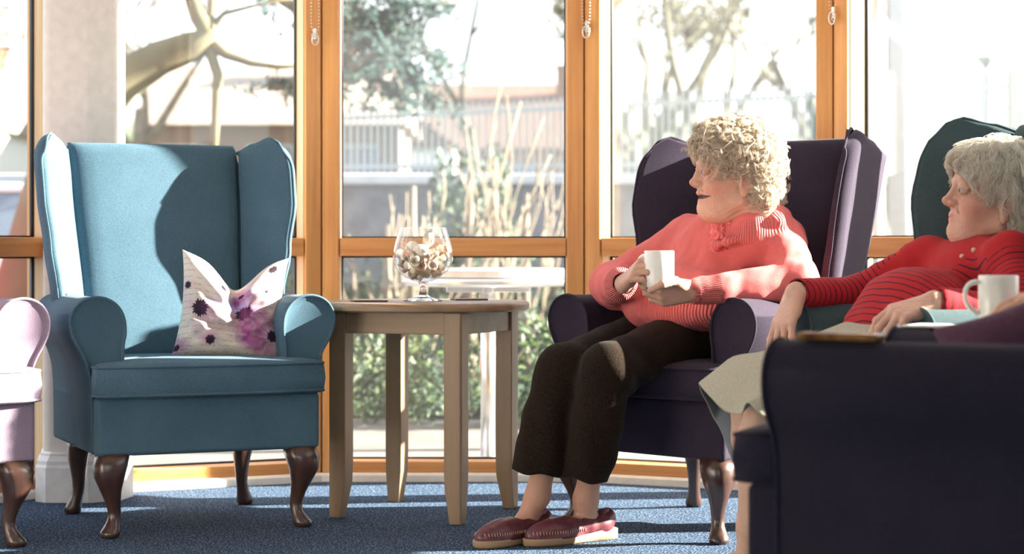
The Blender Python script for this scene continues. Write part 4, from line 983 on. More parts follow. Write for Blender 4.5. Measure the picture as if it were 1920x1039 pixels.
# slip-on shoes
def shoe(root, toe, heel, an, name_m, sole_m, stitch=True, ws=1.0):
    fd = nrm((toe-heel)*V(1, 1, 0)); sd_ = V(-fd[1], fd[0], 0); L0 = np.array(root.location); ln = np.linalg.norm((toe-heel)*V(1, 1, 0))+.045
    o0 = heel*V(1, 1, 0)-fd*.028
    def w_(a, b, c): return o0+fd*a*ln+sd_*b+V(0, 0, c)
    outl = [(0, .0), (.02, .020), (.10, .031), (.25, .033), (.45, .034), (.62, .041), (.76, .044), (.88, .037), (.96, .022), (1.0, .0)]
    q = outl+[(a, -b_) for a, b_ in outl[-2:0:-1]]
    k = MB(); k.loft([[Vector(w_(a*(1 if z else .99), b_*(1.03 if z > .005 else .97)*ws, max(z+(.008 if a < .3 else 0)*(z > 0), .0012))-L0) for a, b_ in q] for z in (0.0, .006, .016, .021)]); k.build('shoe_sole', sole_m, root)
    s_ = S(); s_.cone(w_(.16, 0, .040), w_(.30, 0, .040), .030*ws, .031*ws, .02); s_.cone(w_(.14, 0, .055), w_(.16, 0, .04), .027*ws, .030*ws, .02)
    s_.ell(w_(.68, 0, .026), (.30*ln, .043*ws, .040), .02, rot=np.stack([fd, sd_, V(0, 0, 1)], 1)); s_.cone(w_(.35, 0, .046), w_(.66, 0, .032), .034*ws, .036*ws, .02); s_.cone(w_(.10, 0, .06), w_(.20, 0, .045), .024, .030, .02)
    s_.cut(w_(0, 0, .016), V(0, 0, -1), .002)
    # foot opening
    s_.cone(w_(.17, 0, .088), w_(.43, 0, .080), .026*ws, .027*ws, .003, True); s_.cone(w_(.19, 0, .072), w_(.36, 0, .066), .023*ws, .023*ws, .003, True)
    v_, f_ = mesh_sdf(s_, .003); up = mk('shoe', v_, f_, name_m, root, None, 1)
    if stitch:
        k = MB()
        bb = np.linspace(0, .06, 61)
        for sg_ in (-1, 1):
            for i in range(21):
                a = .42+.026*i; pr_ = []
                for zz in (.040, .0365, .032):
                    X_ = np.array([w_(a, sg_*q_, zz) for q_ in bb]); dd_ = ev(s_.p, X_); ii_ = np.nonzero(dd_ > 0)[0]
                    if len(ii_) == 0 or ii_[0] == 0: pr_ = None; break
                    pr_.append(Vector(w_(a, sg_*(bb[ii_[0]]+.0004), zz)-L0))
                if pr_: k.tube(pr_, .0013, 5)
        k.build('stitching', M['thread'], up)
shoe(w1, toeR, heelR, anR, M['leather'], M['sole']); shoe(w1, toeL, heelL, anL, M['leather'], M['sole'])
# hair
def hair_base(H, curly):
    hs = S(); k = H.s
    def E(c, r, kk=.015, sub=False): hs.ell(H.w(*c), V(*r)*k, kk*k, sub, H.R)
    if curly:
        E((.0, 0, .080), (.104, .084, .082)); E((.058, 0, .108), (.050, .064, .042), .03); E((-.048, 0, .022), (.056, .082, .085), .03); E((-.052, 0, -.028), (.035, .066, .040), .03)
        E((.125, 0, -.010), (.070, .12, .088), .012, True); E((.045, 0, -.095), (.085, .12, .075), .012, True)
        for s_ in (-1, 1): E((.000, s_*.094, -.012), (.020, .022, .030), .008, True)
    else:
        E((.0, 0, .080), (.108, .088, .086)); E((.058, 0, .095), (.060, .070, .045), .03); E((-.045, 0, .015), (.062, .086, .090), .03); E((-.060, 0, -.045), (.035, .066, .045), .03)
        E((.132, 0, -.004), (.078, .12, .098), .010, True); E((.045, 0, -.110), (.085, .12, .085), .012, True)
        for s_ in (-1, 1): E((.000, s_*.094, -.008), (.019, .022, .030), .008, True)
    return hs
def hair(root, H, curly, m, seed):
    hs = hair_base(H, curly)
    inner = S(); inner.p = list(hs.p)
    v_, f_ = mesh_sdf(inner, .004, lambda X, d: d+.005+(wr(X, 120, seed)*.014 if curly else wr(X, 90, seed)*.004))
    o = mk('hair', v_, f_, m, root, None, 0)
    allow = lambda L: (L[:, 2] > -.09) & ~((L[:, 0] > .055) & (L[:, 2] < (.085 if not curly else .07)))
    if curly: c_ = strands('curls', hs, 11200, m, root, H, .052, .00075, 'curly', seed, allow, curl=.0085, steps=15, lift=.008)
    else: c_ = strands('locks', hs, 12000, m, root, H, .075, .00080, 'wavy', seed, allow, curl=.0050, steps=11, lift=.006, clump=14)
    c_.parent = o
hair(w1, H1, True, M['hair1'], 3)
# mug held by the woman
def mug(x, y, z, r, h, ang, label, name='mug'):
    t = thing(name, label, 'mug', (x, y, z), ang); k = MB()
    k.lathe([(.001, .0), (r*.86, 0), (r*.93, .003), (r, .012), (r, h-.002), (r-.0015, h), (r-.004, h-.002), (r-.004, .012), (r*.8, .008), (.001, .008)], 48); k.build('cup', M['china'], t).data.set_sharp_from_angle(angle=R(60))
    k = MB(); pts_ = [(r-.003, 0, h*.86), (r+.016, 0, h*.88), (r+.030, 0, h*.74), (r+.031, 0, h*.52), (r+.018, 0, h*.30), (r-.003, 0, h*.22)]
    k.tube(pts_, [.006, .006, .0055, .0055, .006, .007], 10); k.build('handle', M['china'], t, sub=1)
    return t
mug(mugc[0], mugc[1], mugc[2], .0405, .100, R(140), 'white china mug held in both hands by the woman in coral')
# ================================================================ woman in red
def hue(X, pts, base): return base
w2 = thing('person', 'seated white-haired elderly woman in red striped top and pale skirt, hands over the chair arms', 'person', (.95, 4.85, 0))
H2 = Frame(PP(1866, 392, 5.0), (-1, -.06, .14), (.14, 0, 1), 1.05)
b = S(); neck2 = H2.w(-.05, 0, -.13)
shF, shN = PP(1742, 492, 5.12), PP(1895, 486, 4.80)
elF, elN = PP(1606, 556, 5.17), PP(1935, 600, 4.62)
wrF, wrN = PP(1492, 547, 5.03), PP(1752, 566, 4.52)
chest2 = V(1.150, 4.965, .705); belly2 = V(.985, 4.87, .645); pelv2 = V(.94, 4.845, .565)
hpF, hpN = V(.90, 4.92, .55), V(.94, 4.76, .55)
knF, knN = PP(1394, 722, 4.76), PP(1436, 734, 4.56)
anF, anN = PP(1452, 985, 4.80), PP(1412, 985, 4.60)
b.cone(chest2, belly2, .06, .07); b.cone(belly2, pelv2, .07, .07); b.cone(shF*.8+shN*.2, shN*.8+shF*.2, .035, .035, .03); b.cone(chest2, neck2, .04, .05)
for a_, e_, w_ in ((shF, elF, wrF), (shN, elN, wrN)): b.cone(a_, e_, .035, .030); b.cone(e_, w_, .030, .0245)
for h_, k_, n_ in ((hpF, knF, anF), (hpN, knN, anN)):
    b.cone(h_, k_, .045, .036); mid = k_*.62+n_*.38; b.cone(k_, mid, .038, .054); b.cone(mid, n_, .054, .034)
hd = S(); head(hd, H2, False, 1.3); hn = S()
for e_, w_ in ((elF, wrF), (elN, wrN)): hn.cone(e_*.4+w_*.6, w_, .025, .0245)
hand(hn, wrF, V(-.36, -.14, -.92), V(-.85, -.50, .15), -1, [(6, 14, 10), (12, 22, 14), (16, 30, 18), (20, 34, 20)], 1.04, thumb=[(.018, .022, -.010), (.046, .046, -.018), (.080, .060, -.026), (.108, .062, -.030)], spread=.10)
hand(hn, wrN, V(-.94, -.12, -.30), V(-.30, -.42, .86), -1, [(26, 34, 20), (34, 38, 20), (40, 40, 22), (44, 40, 22)], 1.04, thumb=[(.016, .020, -.012), (.044, .040, -.022), (.074, .046, -.032), (.098, .044, -.042)], spread=.06)
tF, hF = V(.50, 4.80, .03), V(.70, 4.86, .035); tN, hN = V(.395, 4.585, .030), V(.60, 4.63, .035)
for t_, h_, n_ in ((tF, hF, anF), (tN, hN, anN)):
    b.cone(n_, h_*.72+t_*.28+V(0, 0, .028), .031, .029, .03); b.cone(h_*.85+t_*.15+V(0, 0, .005), t_*.7+h_*.3+V(0, 0, .004), .027, .025, .03)
v, f = join([mesh_sdf(b, .0040), mesh_sdf(hd, .0018, face_post(H2)), mesh_sdf(hn, .0021, lambda X, d: d+wr(X, 240, 6)*.0007)]); col = skin_col(v, H2, (.60, .36, .27), (.50, .20, .18))
for n_ in (anF, anN, knF, knN):
    dd_ = np.linalg.norm(v-n_, axis=1); w__ = np.clip(1.8-dd_/.15, 0, 1)[:, None]; col = col*(1-w__)+np.array((.55, .34, .24))*w__
mk('body', v, f, M['skin1'], w2, {'Col': col}, 1)
head_extras(w2, H2, False)
# top
s = S(); Rz2 = rotz(R(-72))
s.ell(chest2, (.17, .105, .115), .05, rot=Rz2); s.ell(belly2, (.175, .13, .11), .05, rot=Rz2); s.ell(pelv2+V(.02, 0, .045), (.185, .14, .07), .04, rot=Rz2)
s.cone(shF*.5+shN*.5+V(.05, 0, -.02), neck2+V(.02, 0, -.03), .075, .068, .04)
s.cone(shF, shN*.5+shF*.5+V(.03, 0, -.01), .062, .055, .03); s.cone(shN*.5+shF*.5+V(.03, 0, -.01), shN, .055, .062, .03)
s.cone(shF, elF, .062, .052, .03); s.cone(elF, wrF*.92+elF*.08, .050, .037, .02)
s.cone(shN, elN, .062, .054, .03); s.cone(elN, wrN*.94+elN*.06, .052, .036, .02)
c_o = [H2.w(-.095, 0, -.100), H2.w(-.07, .058, -.112), H2.w(-.02, .070, -.135), H2.w(.045, .055, -.150), H2.w(.075, .014, -.165)]
s.path(c_o, [.012]*5, .008); s.path([H2.w(-.095, 0, -.100), H2.w(-.07, -.058, -.112), H2.w(-.02, -.070, -.135), H2.w(.045, -.055, -.150), H2.w(.075, -.014, -.165)], [.012]*5, .008)
s.cut(V(.90, 4.84, .585), V(-.25, -.05, -1), .01)
s.cone(wrF*.90+elF*.10, wrF+(wrF-elF)*.2, .029, .030, .004, True); s.cone(wrN*.92+elN*.08, wrN+(wrN-elN)*.2, .029, .030, .004, True)
def post3(X, d):
    o = wr(X, 34, 11)*.0035+wr(X, 80, 12)*.0013
    for a_, e_, w_ in ((shF, elF, wrF), (shN, elN, wrN)):
        q, h_ = armdist(X, a_, e_); o = o+np.clip(1-q/.10, 0, 1)*np.sin(h_*26)*.0022
        q, h_ = armdist(X, e_, w_); o = o+np.clip(1-q/.09, 0, 1)*np.sin(h_*22)*.0020*(1-h_)
    return d+o
btn = [proj(s, 1804, 481, 4.85, .002), proj(s, 1826, 469, 4.85, .002)]
v, f = mesh_sdf(s, .004, post3)
up = nrm(chest2-pelv2); rib = (v-pelv2) @ up+.02*np.sin((v @ V(.3, -.95, 0))*7); mask = (v[:, 2] < .775).astype(float); best = np.full(len(v), .085)
for a_, e_, w_ in ((shF, elF, wrF), (shN, elN, wrN)):
    la = np.linalg.norm(e_-a_); lb = np.linalg.norm(w_-e_)
    q, h_ = armdist(v, a_, e_); m_ = (q < .068) & (h_ > .12); rib = np.where(m_, h_*la+.012*np.sin(v[:, 2]*30), rib); mask = np.where(m_, 1, mask)
    q2, h2_ = armdist(v, e_, w_); m2 = (q2 < .060) & (h2_ > 0.02); rib = np.where(m2, la+h2_*lb+.008*np.sin(v[:, 2]*40), rib); mask = np.where(m2, 1, mask)
Lh = H2.loc(v); m_ = (Lh[:, 2] > -.19) & (np.abs(Lh[:, 1]) < .12); mask = np.where(m_, 0, mask)
mk('top', v, f, M['red'], w2, {'rib': rib+1, 'ribmask': mask}, 1)
# collar leaves and buttons
M['red_p'] = plain('red_trim', (.38, .02, .025), .85)
def patch(name, grid, m, parent, th=.004):
    k = MB(); n = len(grid[0]); L0 = parent.location
    for g in grid: k.v += [tuple(Vector(p)-L0) for p in g]
    for i in range(len(grid)-1):
        for j in range(n-1): a = i*n+j; k.f.append((a, a+1, a+n+1, a+n))
    o = k.build(name, m, parent); so = o.modifiers.new('thick', 'SOLIDIFY'); so.thickness = th; so.offset = 0
    o.modifiers.new('s', 'SUBSURF').render_levels = 2; return o
for sg in (1, -1):
    inn = [H2.w(-.085, sg*.045, -.100), H2.w(-.02, sg*.075, -.118), H2.w(.045, sg*.060, -.138), H2.w(.082, sg*.014, -.152)]
    mid_ = [H2.w(-.105, sg*.060, -.118), H2.w(-.03, sg*.098, -.140), H2.w(.055, sg*.085, -.158), H2.w(.100, sg*.030, -.172)]
    out_ = [H2.w(-.110, sg*.070, -.145), H2.w(-.035, sg*.112, -.168), H2.w(.065, sg*.098, -.190), H2.w(.110, sg*.040, -.196)]
    patch('collar', [inn, mid_, out_], M['red_p'], w2)
M['pearl'] = plain('pearl_button', (.62, .50, .36), .3)
for p in btn: uvball(p, .0065, M['pearl'], w2, 'button', (1, .5, 1))
# skirt
def crom(ps, n):
    out = []; m_ = len(ps)
    for i in range(n):
        t = i*m_/n; j = int(t); u = t-j; p0, p1, p2, p3 = (ps[(j+q) % m_] for q in (-1, 0, 1, 2))
        out.append(.5*((2*p1)+(-p0+p2)*u+(2*p0-5*p1+4*p2-p3)*u*u+(-p0+3*p1-3*p2+p3)*u**3))
    return out
fw, fr = V(-.951, -.309, 0), V(-.309, .951, 0)
def oval(c, hw, up_, dn, n=10): return [c+fr*hw*math.cos(t)+V(0, 0, 1)*(up_ if math.sin(t) > 0 else dn)*math.sin(t) for t in [2*math.pi*i/n for i in range(n)]]
hem = [PP(1352, 812, 4.84), PP(1334, 775, 4.85), PP(1316, 738, 4.80), PP(1312, 722, 4.70), PP(1346, 762, 4.55), PP(1386, 780, 4.45), PP(1400, 758, 4.40), PP(1432, 782, 4.38), PP(1475, 800, 4.50), PP(1382, 866, 4.74)]
r0_ = oval(V(1.02, 4.87, .60), .185, .085, .09); r1_ = oval(V(.86, 4.82, .565), .20, .085, .08); r2_ = oval(V(.70, 4.76, .535), .19, .092, .075)
knc = (knF+knN)/2; r3_ = oval(knc+V(.02, .01, .0), .185, .088, .10); 
for i in range(10):
    pass
kt = [PP(1372, 700, 4.86), PP(1360, 690, 4.84), PP(1362, 680, 4.78), PP(1385, 668, 4.66), PP(1425, 676, 4.52), PP(1452, 700, 4.42), PP(1462, 730, 4.40), PP(1476, 752, 4.42), PP(1496, 770, 4.58), PP(1420, 780, 4.80)]
def al(r): return [r[1], r[2], r[2]*.6+r[3]*.4, r[3], r[4], r[5], r[6], r[7], r[8], r[9]]
# order: far side (cos=+1) -> top -> near side -> bottom
def ordr(c, hw, up_, dn): 
    a_ = [-10, 25, 55, 85, 120, 150, 180, 210, 255, 310]
    return [c+fr*hw*math.cos(R(t))+V(0, 0, 1)*(up_ if math.sin(R(t)) > 0 else dn)*math.sin(R(t)) for t in a_]
rings = [ordr(V(1.02, 4.87, .60), .180, .075, .09), ordr(V(.88, 4.83, .555), .19, .080, .075), ordr(V(.74, 4.775, .505), .195, .080, .075), ordr(V(.62, 4.72, .470), .195, .080, .085), kt, [a*.45+b_*.55 for a, b_ in zip(kt, hem)], hem]
k = MB(); L0 = np.array(w2.location); n_ = 60
rr = []
for i, rg_ in enumerate(rings):
    c_ = crom(rg_, n_); rr.append(c_)
fine = []
for i in range(len(rr)-1):
    for t in (0, .34, .67):
        fine.append([rr[i][j]*(1-t)+rr[i+1][j]*t for j in range(n_)])
fine.append(rr[-1])
k.loft([[Vector(p-L0+V(0, 0, .0022*math.sin(j*.9)*(i/len(fine)))) for j, p in enumerate(r_)] for i, r_ in enumerate(fine)], cap=False)
sk = k.build('skirt', M['skirt'], w2); so = sk.modifiers.new('th', 'SOLIDIFY'); so.thickness = .004; so.offset = 1; so.material_offset = 1
sk.data.materials.append(M['lining']); sb = sk.modifiers.new('s', 'SUBSURF'); sb.levels = sb.render_levels = 1
shoe(w2, tF, hF, anF, M['cream'], M['sole'], False); shoe(w2, tN, hN, anN, M['cream'], M['sole'], False)
hair(w2, H2, False, M['hair2'], 8)
# ================================================================ third person, mostly out of the picture
w3 = thing('person', 'person mostly out of frame at right edge, only a hand beside the white mug', 'person', (1.57, 3.68, 0))
b = S(); M['plumk'] = knit_mat('plum_jersey', (.14, .05, .09))
sh3, el3, wr3 = V(1.46, 3.84, .97), V(1.33, 3.97, .76), V(1.085, 3.88, .700); sh3b = V(1.75, 3.74, .97)
pv3 = V(1.57, 3.68, .55); kn3 = [V(1.42, 4.10, .50), V(1.60, 4.12, .50)]; an3 = [V(1.42, 4.12, .10), V(1.60, 4.14, .10)]
H3 = Frame(V(1.60, 3.78, 1.20), (-.75, .6, 0), (0, 0, 1), 1.0)
b.cone(pv3, V(1.60, 3.74, .90), .12, .12); b.cone(V(1.60, 3.74, .90), H3.w(-.05, 0, -.12), .09, .055)
b.cone(sh3, el3, .05, .04); b.cone(el3, wr3, .038, .026); b.cone(sh3b, V(1.74, 3.92, .72), .05, .04); b.cone(V(1.74, 3.92, .72), V(1.60, 4.02, .62), .04, .03); b.cone(sh3, sh3b, .06, .06)
for k_, n_ in zip(kn3, an3): b.cone(pv3+V(k_[0]-pv3[0]+.04, 0, 0), k_, .08, .06); b.cone(k_, n_, .058, .036); b.cone(n_+V(0, 0, -.05), n_+V(0, .15, -.065), .036, .03)
head(b, H3, False, 1.0)
hand(b, wr3, V(-.97, -.22, -.10), V(.1, -.35, .93), -1, [(18, 30, 18), (22, 34, 20), (26, 36, 20), (30, 38, 20)], .98)
hand(b, V(1.60, 4.02, .62), V(-.8, .5, -.1), V(0, 0, 1), 1, [(20, 30, 18)]*4, .95)
v, f = mesh_sdf(b, .0042); mk('body', v, f, M['skin1'], w3, {'Col': skin_col(v, H3)}, 1); head_extras(w3, H3, False)
s = S(); s.cone(pv3+V(0, 0, .05), V(1.60, 3.74, .90), .15, .15); s.cone(V(1.60, 3.74, .90), H3.w(-.05, 0, -.135), .12, .07)
s.cone(sh3, sh3b, .075, .075); s.cone(sh3, el3, .064, .056); s.cone(el3, wr3*.9+el3*.1, .052, .038); s.cone(sh3b, V(1.74, 3.92, .72), .064, .056); s.cone(V(1.74, 3.92, .72), V(1.62, 4.00, .63), .052, .038)
v, f = mesh_sdf(s, .006, lambda X, d: d+wr(X, 40, 9)*.003); mk('jumper', v, f, M['plumk'], w3, {'rib': v[:, 0]*1., 'ribmask': v[:, 0]*0}, 1)
s = S(); s.ell(pv3+V(0, 0, -.0), (.15, .18, .11), .04)
for k_, n_ in zip(kn3, an3): s.cone(pv3+V(k_[0]-pv3[0]+.04, 0, 0), k_, .095, .078); s.cone(k_, n_, .078, .064)
v, f = mesh_sdf(s, .006); mk('trousers', v, f, M['plum'], w3, None, 1)
hair(w3, H3, False, M['hair1'], 21)
stl = thing('stool', 'low upholstered stool under the person cut off by the right edge', 'stool', (1.57, 3.68, 0)); k = MB()
k.lathe([(.17, .395), (.185, .405), (.19, .43), (.18, .45), (.12, .458)], 32); k.build('seat', M['plum'], stl)
for i in range(4):
    a_ = math.pi/4+i*math.pi/2; k = MB(); k.tube([(.17*math.cos(a_), .17*math.sin(a_), 0), (.12*math.cos(a_), .12*math.sin(a_), .40)], [.014, .018], 10); k.build('leg', M['beech'], stl)
# ================================================================ scatter cushions
def pillow(name, label, W_, m, Mx, colfn=None, shape=None, group=None, T=.055, N=90):
    V0 = []; cols = []
    for side in (1, -1):
        for i in range(N+1):
            for j in range(N+1):
                u, v_ = -1+2*i/N, -1+2*j/N
                e = (1-abs(u)**3.2)**.55*(1-abs(v_)**3.2)**.55
                px_, py_ = u*W_*(1-.10*(1-v_*v_)*abs(u)**2), v_*W_*(1-.10*(1-u*u)*abs(v_)**2)
                th = T*e
                if shape: px_, py_, th = shape(u, v_, px_, py_, th, side)
                V0.append(Mx @ Vector((px_, py_, side*th))); cols.append(colfn(u, v_, side) if colfn else (1, 1, 1))
    q = []; n1 = N+1
    for s_ in (0, 1):
        for i in range(N):
            for j in range(N):
                a = s_*n1*n1+i*n1+j; q.append((a, a+n1, a+n1+1, a+1) if s_ == 0 else (a, a+1, a+n1+1, a+n1))
    me = bpy.data.meshes.new(name); me.from_pydata([tuple(p) for p in V0], [], q); me.polygons.foreach_set('use_smooth', [True]*len(me.polygons))
    if colfn:
        at = me.color_attributes.new('Col', 'FLOAT_COLOR', 'POINT'); at.data.foreach_set('color', np.concatenate([np.array(cols), np.ones((len(cols), 1))], 1).astype(np.float32).ravel())
    bm = bmesh.new(); bm.from_mesh(me); bmesh.ops.remove_doubles(bm, verts=bm.verts, dist=.0004); bmesh.ops.recalc_face_normals(bm, faces=bm.faces); bm.to_mesh(me); bm.free()
    me.materials.append(m); o = bpy.data.objects.new(name, me); link(o); tag(o, label, 'cushion', group); return o
# floral cushion on the blue chair
mF, ntF, bF = mat('floral_print'); aF = attr(ntF, 'Col'); ntF.links.new(aF.outputs['Color'], bF.inputs['Base Color']); bF.inputs['Roughness'].default_value = .8; bF.inputs['Specular IOR Level'].default_value = .2
rF = random.Random(12)
flowers = [(-.60, -.12, .15, .42), (-.18, .55, .055, .17), (-.90, .30, .07, .2), (-.35, -.72, .085, .22), (.22, -.05, .15, .85), (.72, .78, .09, .34), (.62, .30, .035, .12), (.78, -.55, .10, .62), (-.95, -.85, .06, .25), (.15, .45, .05, .26)]
scr = []
for r_ in range(17):
    y0 = -.95+r_*.118; x = -1.0
    while x < 1: ln_ = rF.uniform(.08, .26); scr.append((x, min(1, x+ln_), y0+rF.uniform(-.015, .015), rF.uniform(0, 6))); x += ln_+rF.uniform(.03, .12)
def fcol(u, v_, side):
    c = np.array((.60, .52, .45)); 
    n1 = mnoise.noise(Vector((u*2.2, v_*2.2, 3))); n2 = mnoise.noise(Vector((u*7, v_*7, 9))); 
    c = c*(1+.06*n1)
    for x0, x1, y0, ph in scr:
        if x0 <= u <= x1 and abs(v_-y0-.007*math.sin((u-x0)*60+ph)-.008*math.sin(u*137+ph)*math.sin(u*31)) < .0065: c = c*.55; break
    for i, (a, b_, r_, R_) in enumerate(flowers):
        dx, dy = u-a, v_-b_; d = math.hypot(dx, dy); an = math.atan2(dy, dx)
        wv = 1+.22*math.sin(an*3+i)+.14*math.sin(an*5+i*2)+.5*n1+.2*n2
        t = max(0, 1-d/(R_*wv))
        if t > 0:
            pc = (.27, .05, .20) if i in (4, 7, 9, 8) else (.46, .24, .36)
            if i == 4 and an > 1.2: pc = (.28, .20, .48)
            k_ = min(1, t*(1.7 if i in (4, 7, 9, 8) else .9))*(.82+.18*math.sin(an*13+n2*5))*(.75+.5*n1); c = c*(1-k_)+np.array(pc)*k_
        if d < r_*(1+.13*math.sin(an*17+i)+.10*math.sin(an*7+2*i)): c = np.array((.025, .014, .024))
    return tuple(c)
def fshape(u, v_, x, y, th, side):
    # karate-chopped: valley at the top middle, ears pulled up
    g = math.exp(-((u-.05)/.42)**2); up_ = max(0, (v_+1)/2)
    y2 = y-(g*.085-.0)*up_**2+abs(u)**2*.016*up_; 
    cr_ = math.exp(-((u-.10+.12*v_)/.16)**2)*max(0, min(1, (v_+.75)/.9))
    th2 = th*(1-.62*cr_)+.006*math.sin(u*9+v_*13)*(1-abs(u)**4)*(1-abs(v_)**4)*.7+.006*math.sin((v_-.5*u)*19+1.5*math.sin(u*4))*(1-u*u)*(1-v_*v_)*min(1, max(0, .5-v_))-.008*math.exp(-((v_+.45+.25*u)/.05)**2)*(1-u*u)
    return x*(1-.02*v_), y2, th2
Bm = Matrix.Translation((-.95, 5.82, 0)) @ Matrix.Rotation(R(23), 4, 'Z')
pM = Bm @ Matrix.Translation((.128, -.022, .618)) @ Matrix.Rotation(R(-12), 4, 'Z') @ Matrix.Rotation(R(70), 4, 'X') @ Matrix.Rotation(R(-5), 4, 'Z')
pillow('floral_cushion', 'cream floral cushion with purple and black blooms, leaning in the blue wing armchair', .160, mF, pM, fcol, fshape, None, .062, 200)
# plum cushion on the foreground chair
c_p = P(1935, 700, 3.60)
pM2 = Matrix.Translation(c_p) @ Matrix.Rotation(R(-8), 4, 'Y') @ Matrix.Rotation(R(74), 4, 'X') @ Matrix.Rotation(R(12), 4, 'Z')
pillow('plum_cushion', 'dusty plum scatter cushion lying in the foreground navy armchair by the right edge', .14, M['plum'], pM2, None, None, None, .07, 30)
# ================================================================ small things in the foreground
mug(P(1872, 0, 3.97).x, 3.97, .6455, .0395, .100, R(187), 'white china mug standing on the foreground chair arm, its handle to the left')
mug(P(1958, 0, 4.05).x, 3.84, .6455, .0395, .100, R(182), 'white china mug cut off by the right edge, only its handle in view')
k = MB(); k.box(-.10, .10, -.055, .055, 0, .004); o = k.build('magazine', M['white'], bevel=.001); o.location = (P(1800, 0, 3.98).x, 3.985, .6415); o.rotation_euler = (0, 0, R(-30)); tag(o, 'white folded paper lying on the sunlit arm beneath the mug', 'magazine')
M['case'] = noise_mat('tortoise_case', (.05, .02, .01), (.26, .13, .04), 30, .25)
k = MB(); k.box(-.073, .073, -.026, .026, 0, .013); o = k.build('glasses_case', M['case'], bevel=.005, seg=3); pc = P(1585, 635, 3.36); o.location = (pc.x, 3.40, .642); o.rotation_euler = (0, 0, R(-30)); tag(o, 'slim dark tortoiseshell spectacle case lying on the arm of the foreground navy chair', 'glasses case')
# ================================================================ goblet with dried pieces
gx, gy, gz = P(793, 0, 5.98).x, 5.98, .6397
M['goblet'] = glassy('goblet_glass', (.985, .99, .99), .012, 1.5)
mg, ng, bgl = mat('solid_glass'); bgl.inputs['Transmission Weight'].default_value = 1; bgl.inputs['Roughness'].default_value = .02; bgl.inputs['IOR'].default_value = 1.45; M['gfoot'] = mg
gb = thing('glass_goblet', 'large clear brandy glass on the side table, filled with dried flowers and pods', 'goblet', (gx, gy, gz)); 
k = MB(); k.lathe([(.058, .0005), (.059, .003), (.045, .008), (.022, .014), (.0125, .022), (.0105, .032), (.0105, .046), (.0135, .054), (.016, .0585), (.008, .060), (.0005, .060)], 48); k.build('foot', M['gfoot'], gb)
bp_ = [(.004, .056), (.030, .061), (.055, .073), (.074, .090), (.085, .110), (.0905, .132), (.090, .150), (.084, .175), (.076, .200), (.070, .220)]
k = MB(); k.lathe(bp_, 64, cap=False); k.build('bowl', M['goblet'], gb)
k = MB(); k.tube([(math.cos(t/48*6.2832)*.070, math.sin(t/48*6.2832)*.070, .220) for t in range(48)], .0016, 6, closed=True); k.build('rim', M['goblet'], gb)
cols = {'pale': noise_mat('pale_pod', (.66, .58, .46), (.82, .76, .66), 40, .9), 'brown': noise_mat('brown_pod', (.30, .19, .13), (.50, .34, .25), 60, .9), 'pink': noise_mat('dusky_petal', (.50, .37, .30), (.70, .57, .48), 60, .9), 'cream': noise_mat('cream_shaving', (.60, .52, .40), (.76, .70, .58), 50, .9, transl=.3)}
rg = random.Random(5)
def pod(r_, kind):
    k = MB(); ph = rg.uniform(0, 6)
    if kind == 'ball': k.loft([[Vector((r_*math.sin(math.pi*i/12)*math.cos(2*math.pi*j/18)*(1+.03*math.sin(j+ph)), r_*math.sin(math.pi*i/12)*math.sin(2*math.pi*j/18), r_*.85*math.cos(math.pi*i/12)*(1+.04*math.sin(i*2+ph)))) for j in range(18)] for i in range(1, 12)])
    elif kind == 'cup': k.loft([[Vector((a*math.cos(2*math.pi*j/20), a*math.sin(2*math.pi*j/20), z+.12*r_*math.sin(j*math.pi/2))) for j in range(20)] for a, z in ((r_*.2, -r_*.7), (r_*.8, -r_*.4), (r_, .1*r_), (r_*.95, r_*.5), (r_*.6, r_*.55), (r_*.45, -.1*r_), (r_*.05, -r_*.3))])
    else:
        for q in range(9):
            a = q*.8+ph; 
            k.loft([[Vector((math.cos(a)*(d+.0)+math.cos(a+1.57)*w*s_, math.sin(a)*(d+.0)+math.sin(a+1.57)*w*s_, z+.002*abs(s_))) for s_ in (-1, 0, 1)] for d, w, z in ((.1*r_, .15*r_, -r_*.6), (.5*r_, .45*r_, -.2*r_), (.75*r_*(1-.06*q), .42*r_, .45*r_), (.6*r_*(1-.08*q), .15*r_, 1.1*r_))], cap=False, closed=False)
    return k
def rbowl(z): return interp([(p[1], p[0]) for p in bp_], z)
protos = {}
kinds = [('dried_ball', 'ball', 'pale'), ('seed_pod', 'cup', 'brown'), ('dried_flower', 'flower', 'pink'), ('curled_petal', 'cup', 'cream'), ('seed_pod', 'ball', 'brown')]
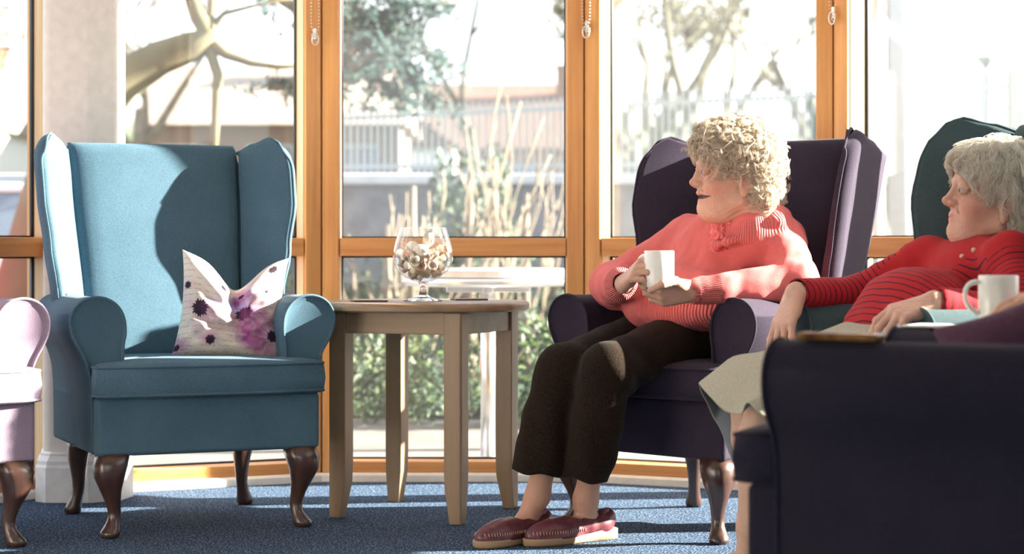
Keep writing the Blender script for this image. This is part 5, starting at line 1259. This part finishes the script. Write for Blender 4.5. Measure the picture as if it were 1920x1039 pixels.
big = [('dried_ball', 'ball', 'pale', .024, (.000-.004, -.040, .152), 'largest pale round dried ball at the front of the goblet'), ('dried_flower', 'flower', 'pink', .026, (.016, -.016, .176), 'tall dried flower head sticking out at the top of the goblet'),
       ('dried_ball', 'ball', 'pale', .019, (-.030, -.012, .165), 'pale dried ball at the left, behind the largest one'), ('curled_petal', 'cup', 'cream', .018, (-.022, -.058, .118), 'cream curled petal low at the front left inside the glass'), ('seed_pod', 'cup', 'brown', .017, (-.002, -.062, .104), 'brown cup shaped seed pod low in the middle of the glass'), ('seed_pod', 'cup', 'pink', .017, (.030, -.056, .106), 'grey pink open pod low at the right inside the glass')]
placed = []
for nm, kd, cl_, r_, (x, y, z), lb in big:
    o = pod(r_, kd).build(nm, cols[cl_]); o.location = (gx+x, gy+y, gz+z); 
    if kd == 'cup': o.rotation_euler = (R(70), R(rg.uniform(-20, 20)), 0)
    tag(o, lb, 'dried flower'); placed.append(((x, y, z), r_))
tries = 0; cntp = 0
while cntp < 72 and tries < 30000:
    tries += 1; z = rg.uniform(.068, .160); r_ = rg.uniform(.009, .014); a = rg.uniform(0, 6.283); rm = min(rbowl(z), rbowl(z-.7*r_)+.003)-r_-.0015
    if rm < .002: continue
    rr_ = rm*math.sqrt(rg.random()); x, y = rr_*math.cos(a), rr_*math.sin(a)
    if any((x-p[0])**2+(y-p[1])**2+(z-p[2])**2 < ((r_+q)*.74)**2 for p, q in placed): continue
    nm, kd, cl_ = rg.choice(kinds); key = (nm, kd, cl_)
    if key not in protos: protos[key] = pod(.012, kd).build(nm, cols[cl_]); o = protos[key]
    else: o = protos[key].copy(); link(o)
    o.location = (gx+x, gy+y, gz+z); o.scale = (r_/.012,)*3; o.rotation_euler = (rg.uniform(0, 3), rg.uniform(0, 3), rg.uniform(0, 6)); placed.append(((x, y, z), r_)); cntp += 1
    lbs = {('seed_pod', 'cup', 'brown'): 'small brown open seed pod among the dried pieces in the goblet', ('dried_ball', 'ball', 'pale'): 'small pale round pod among the dried pieces in the goblet', ('dried_flower', 'flower', 'pink'): 'small dusky dried flower among the pieces in the goblet', ('curled_petal', 'cup', 'cream'): 'small cream curled petal among the dried pieces in the goblet', ('seed_pod', 'ball', 'brown'): 'small brown round pod among the dried pieces in the goblet'}
    pos = ('low', 'halfway up', 'high')[0 if z < .10 else 1 if z < .132 else 2]+(' at the left' if x < -.022 else ' at the right' if x > .022 else ' in the middle')+(', near the front' if y < -.018 else ', towards the back' if y > .018 else '')
    tag(o, lbs[key].split(' among')[0]+' '+pos+' of the goblet', 'dried flower', lbs[key].split(' among')[0]+'s in the goblet')
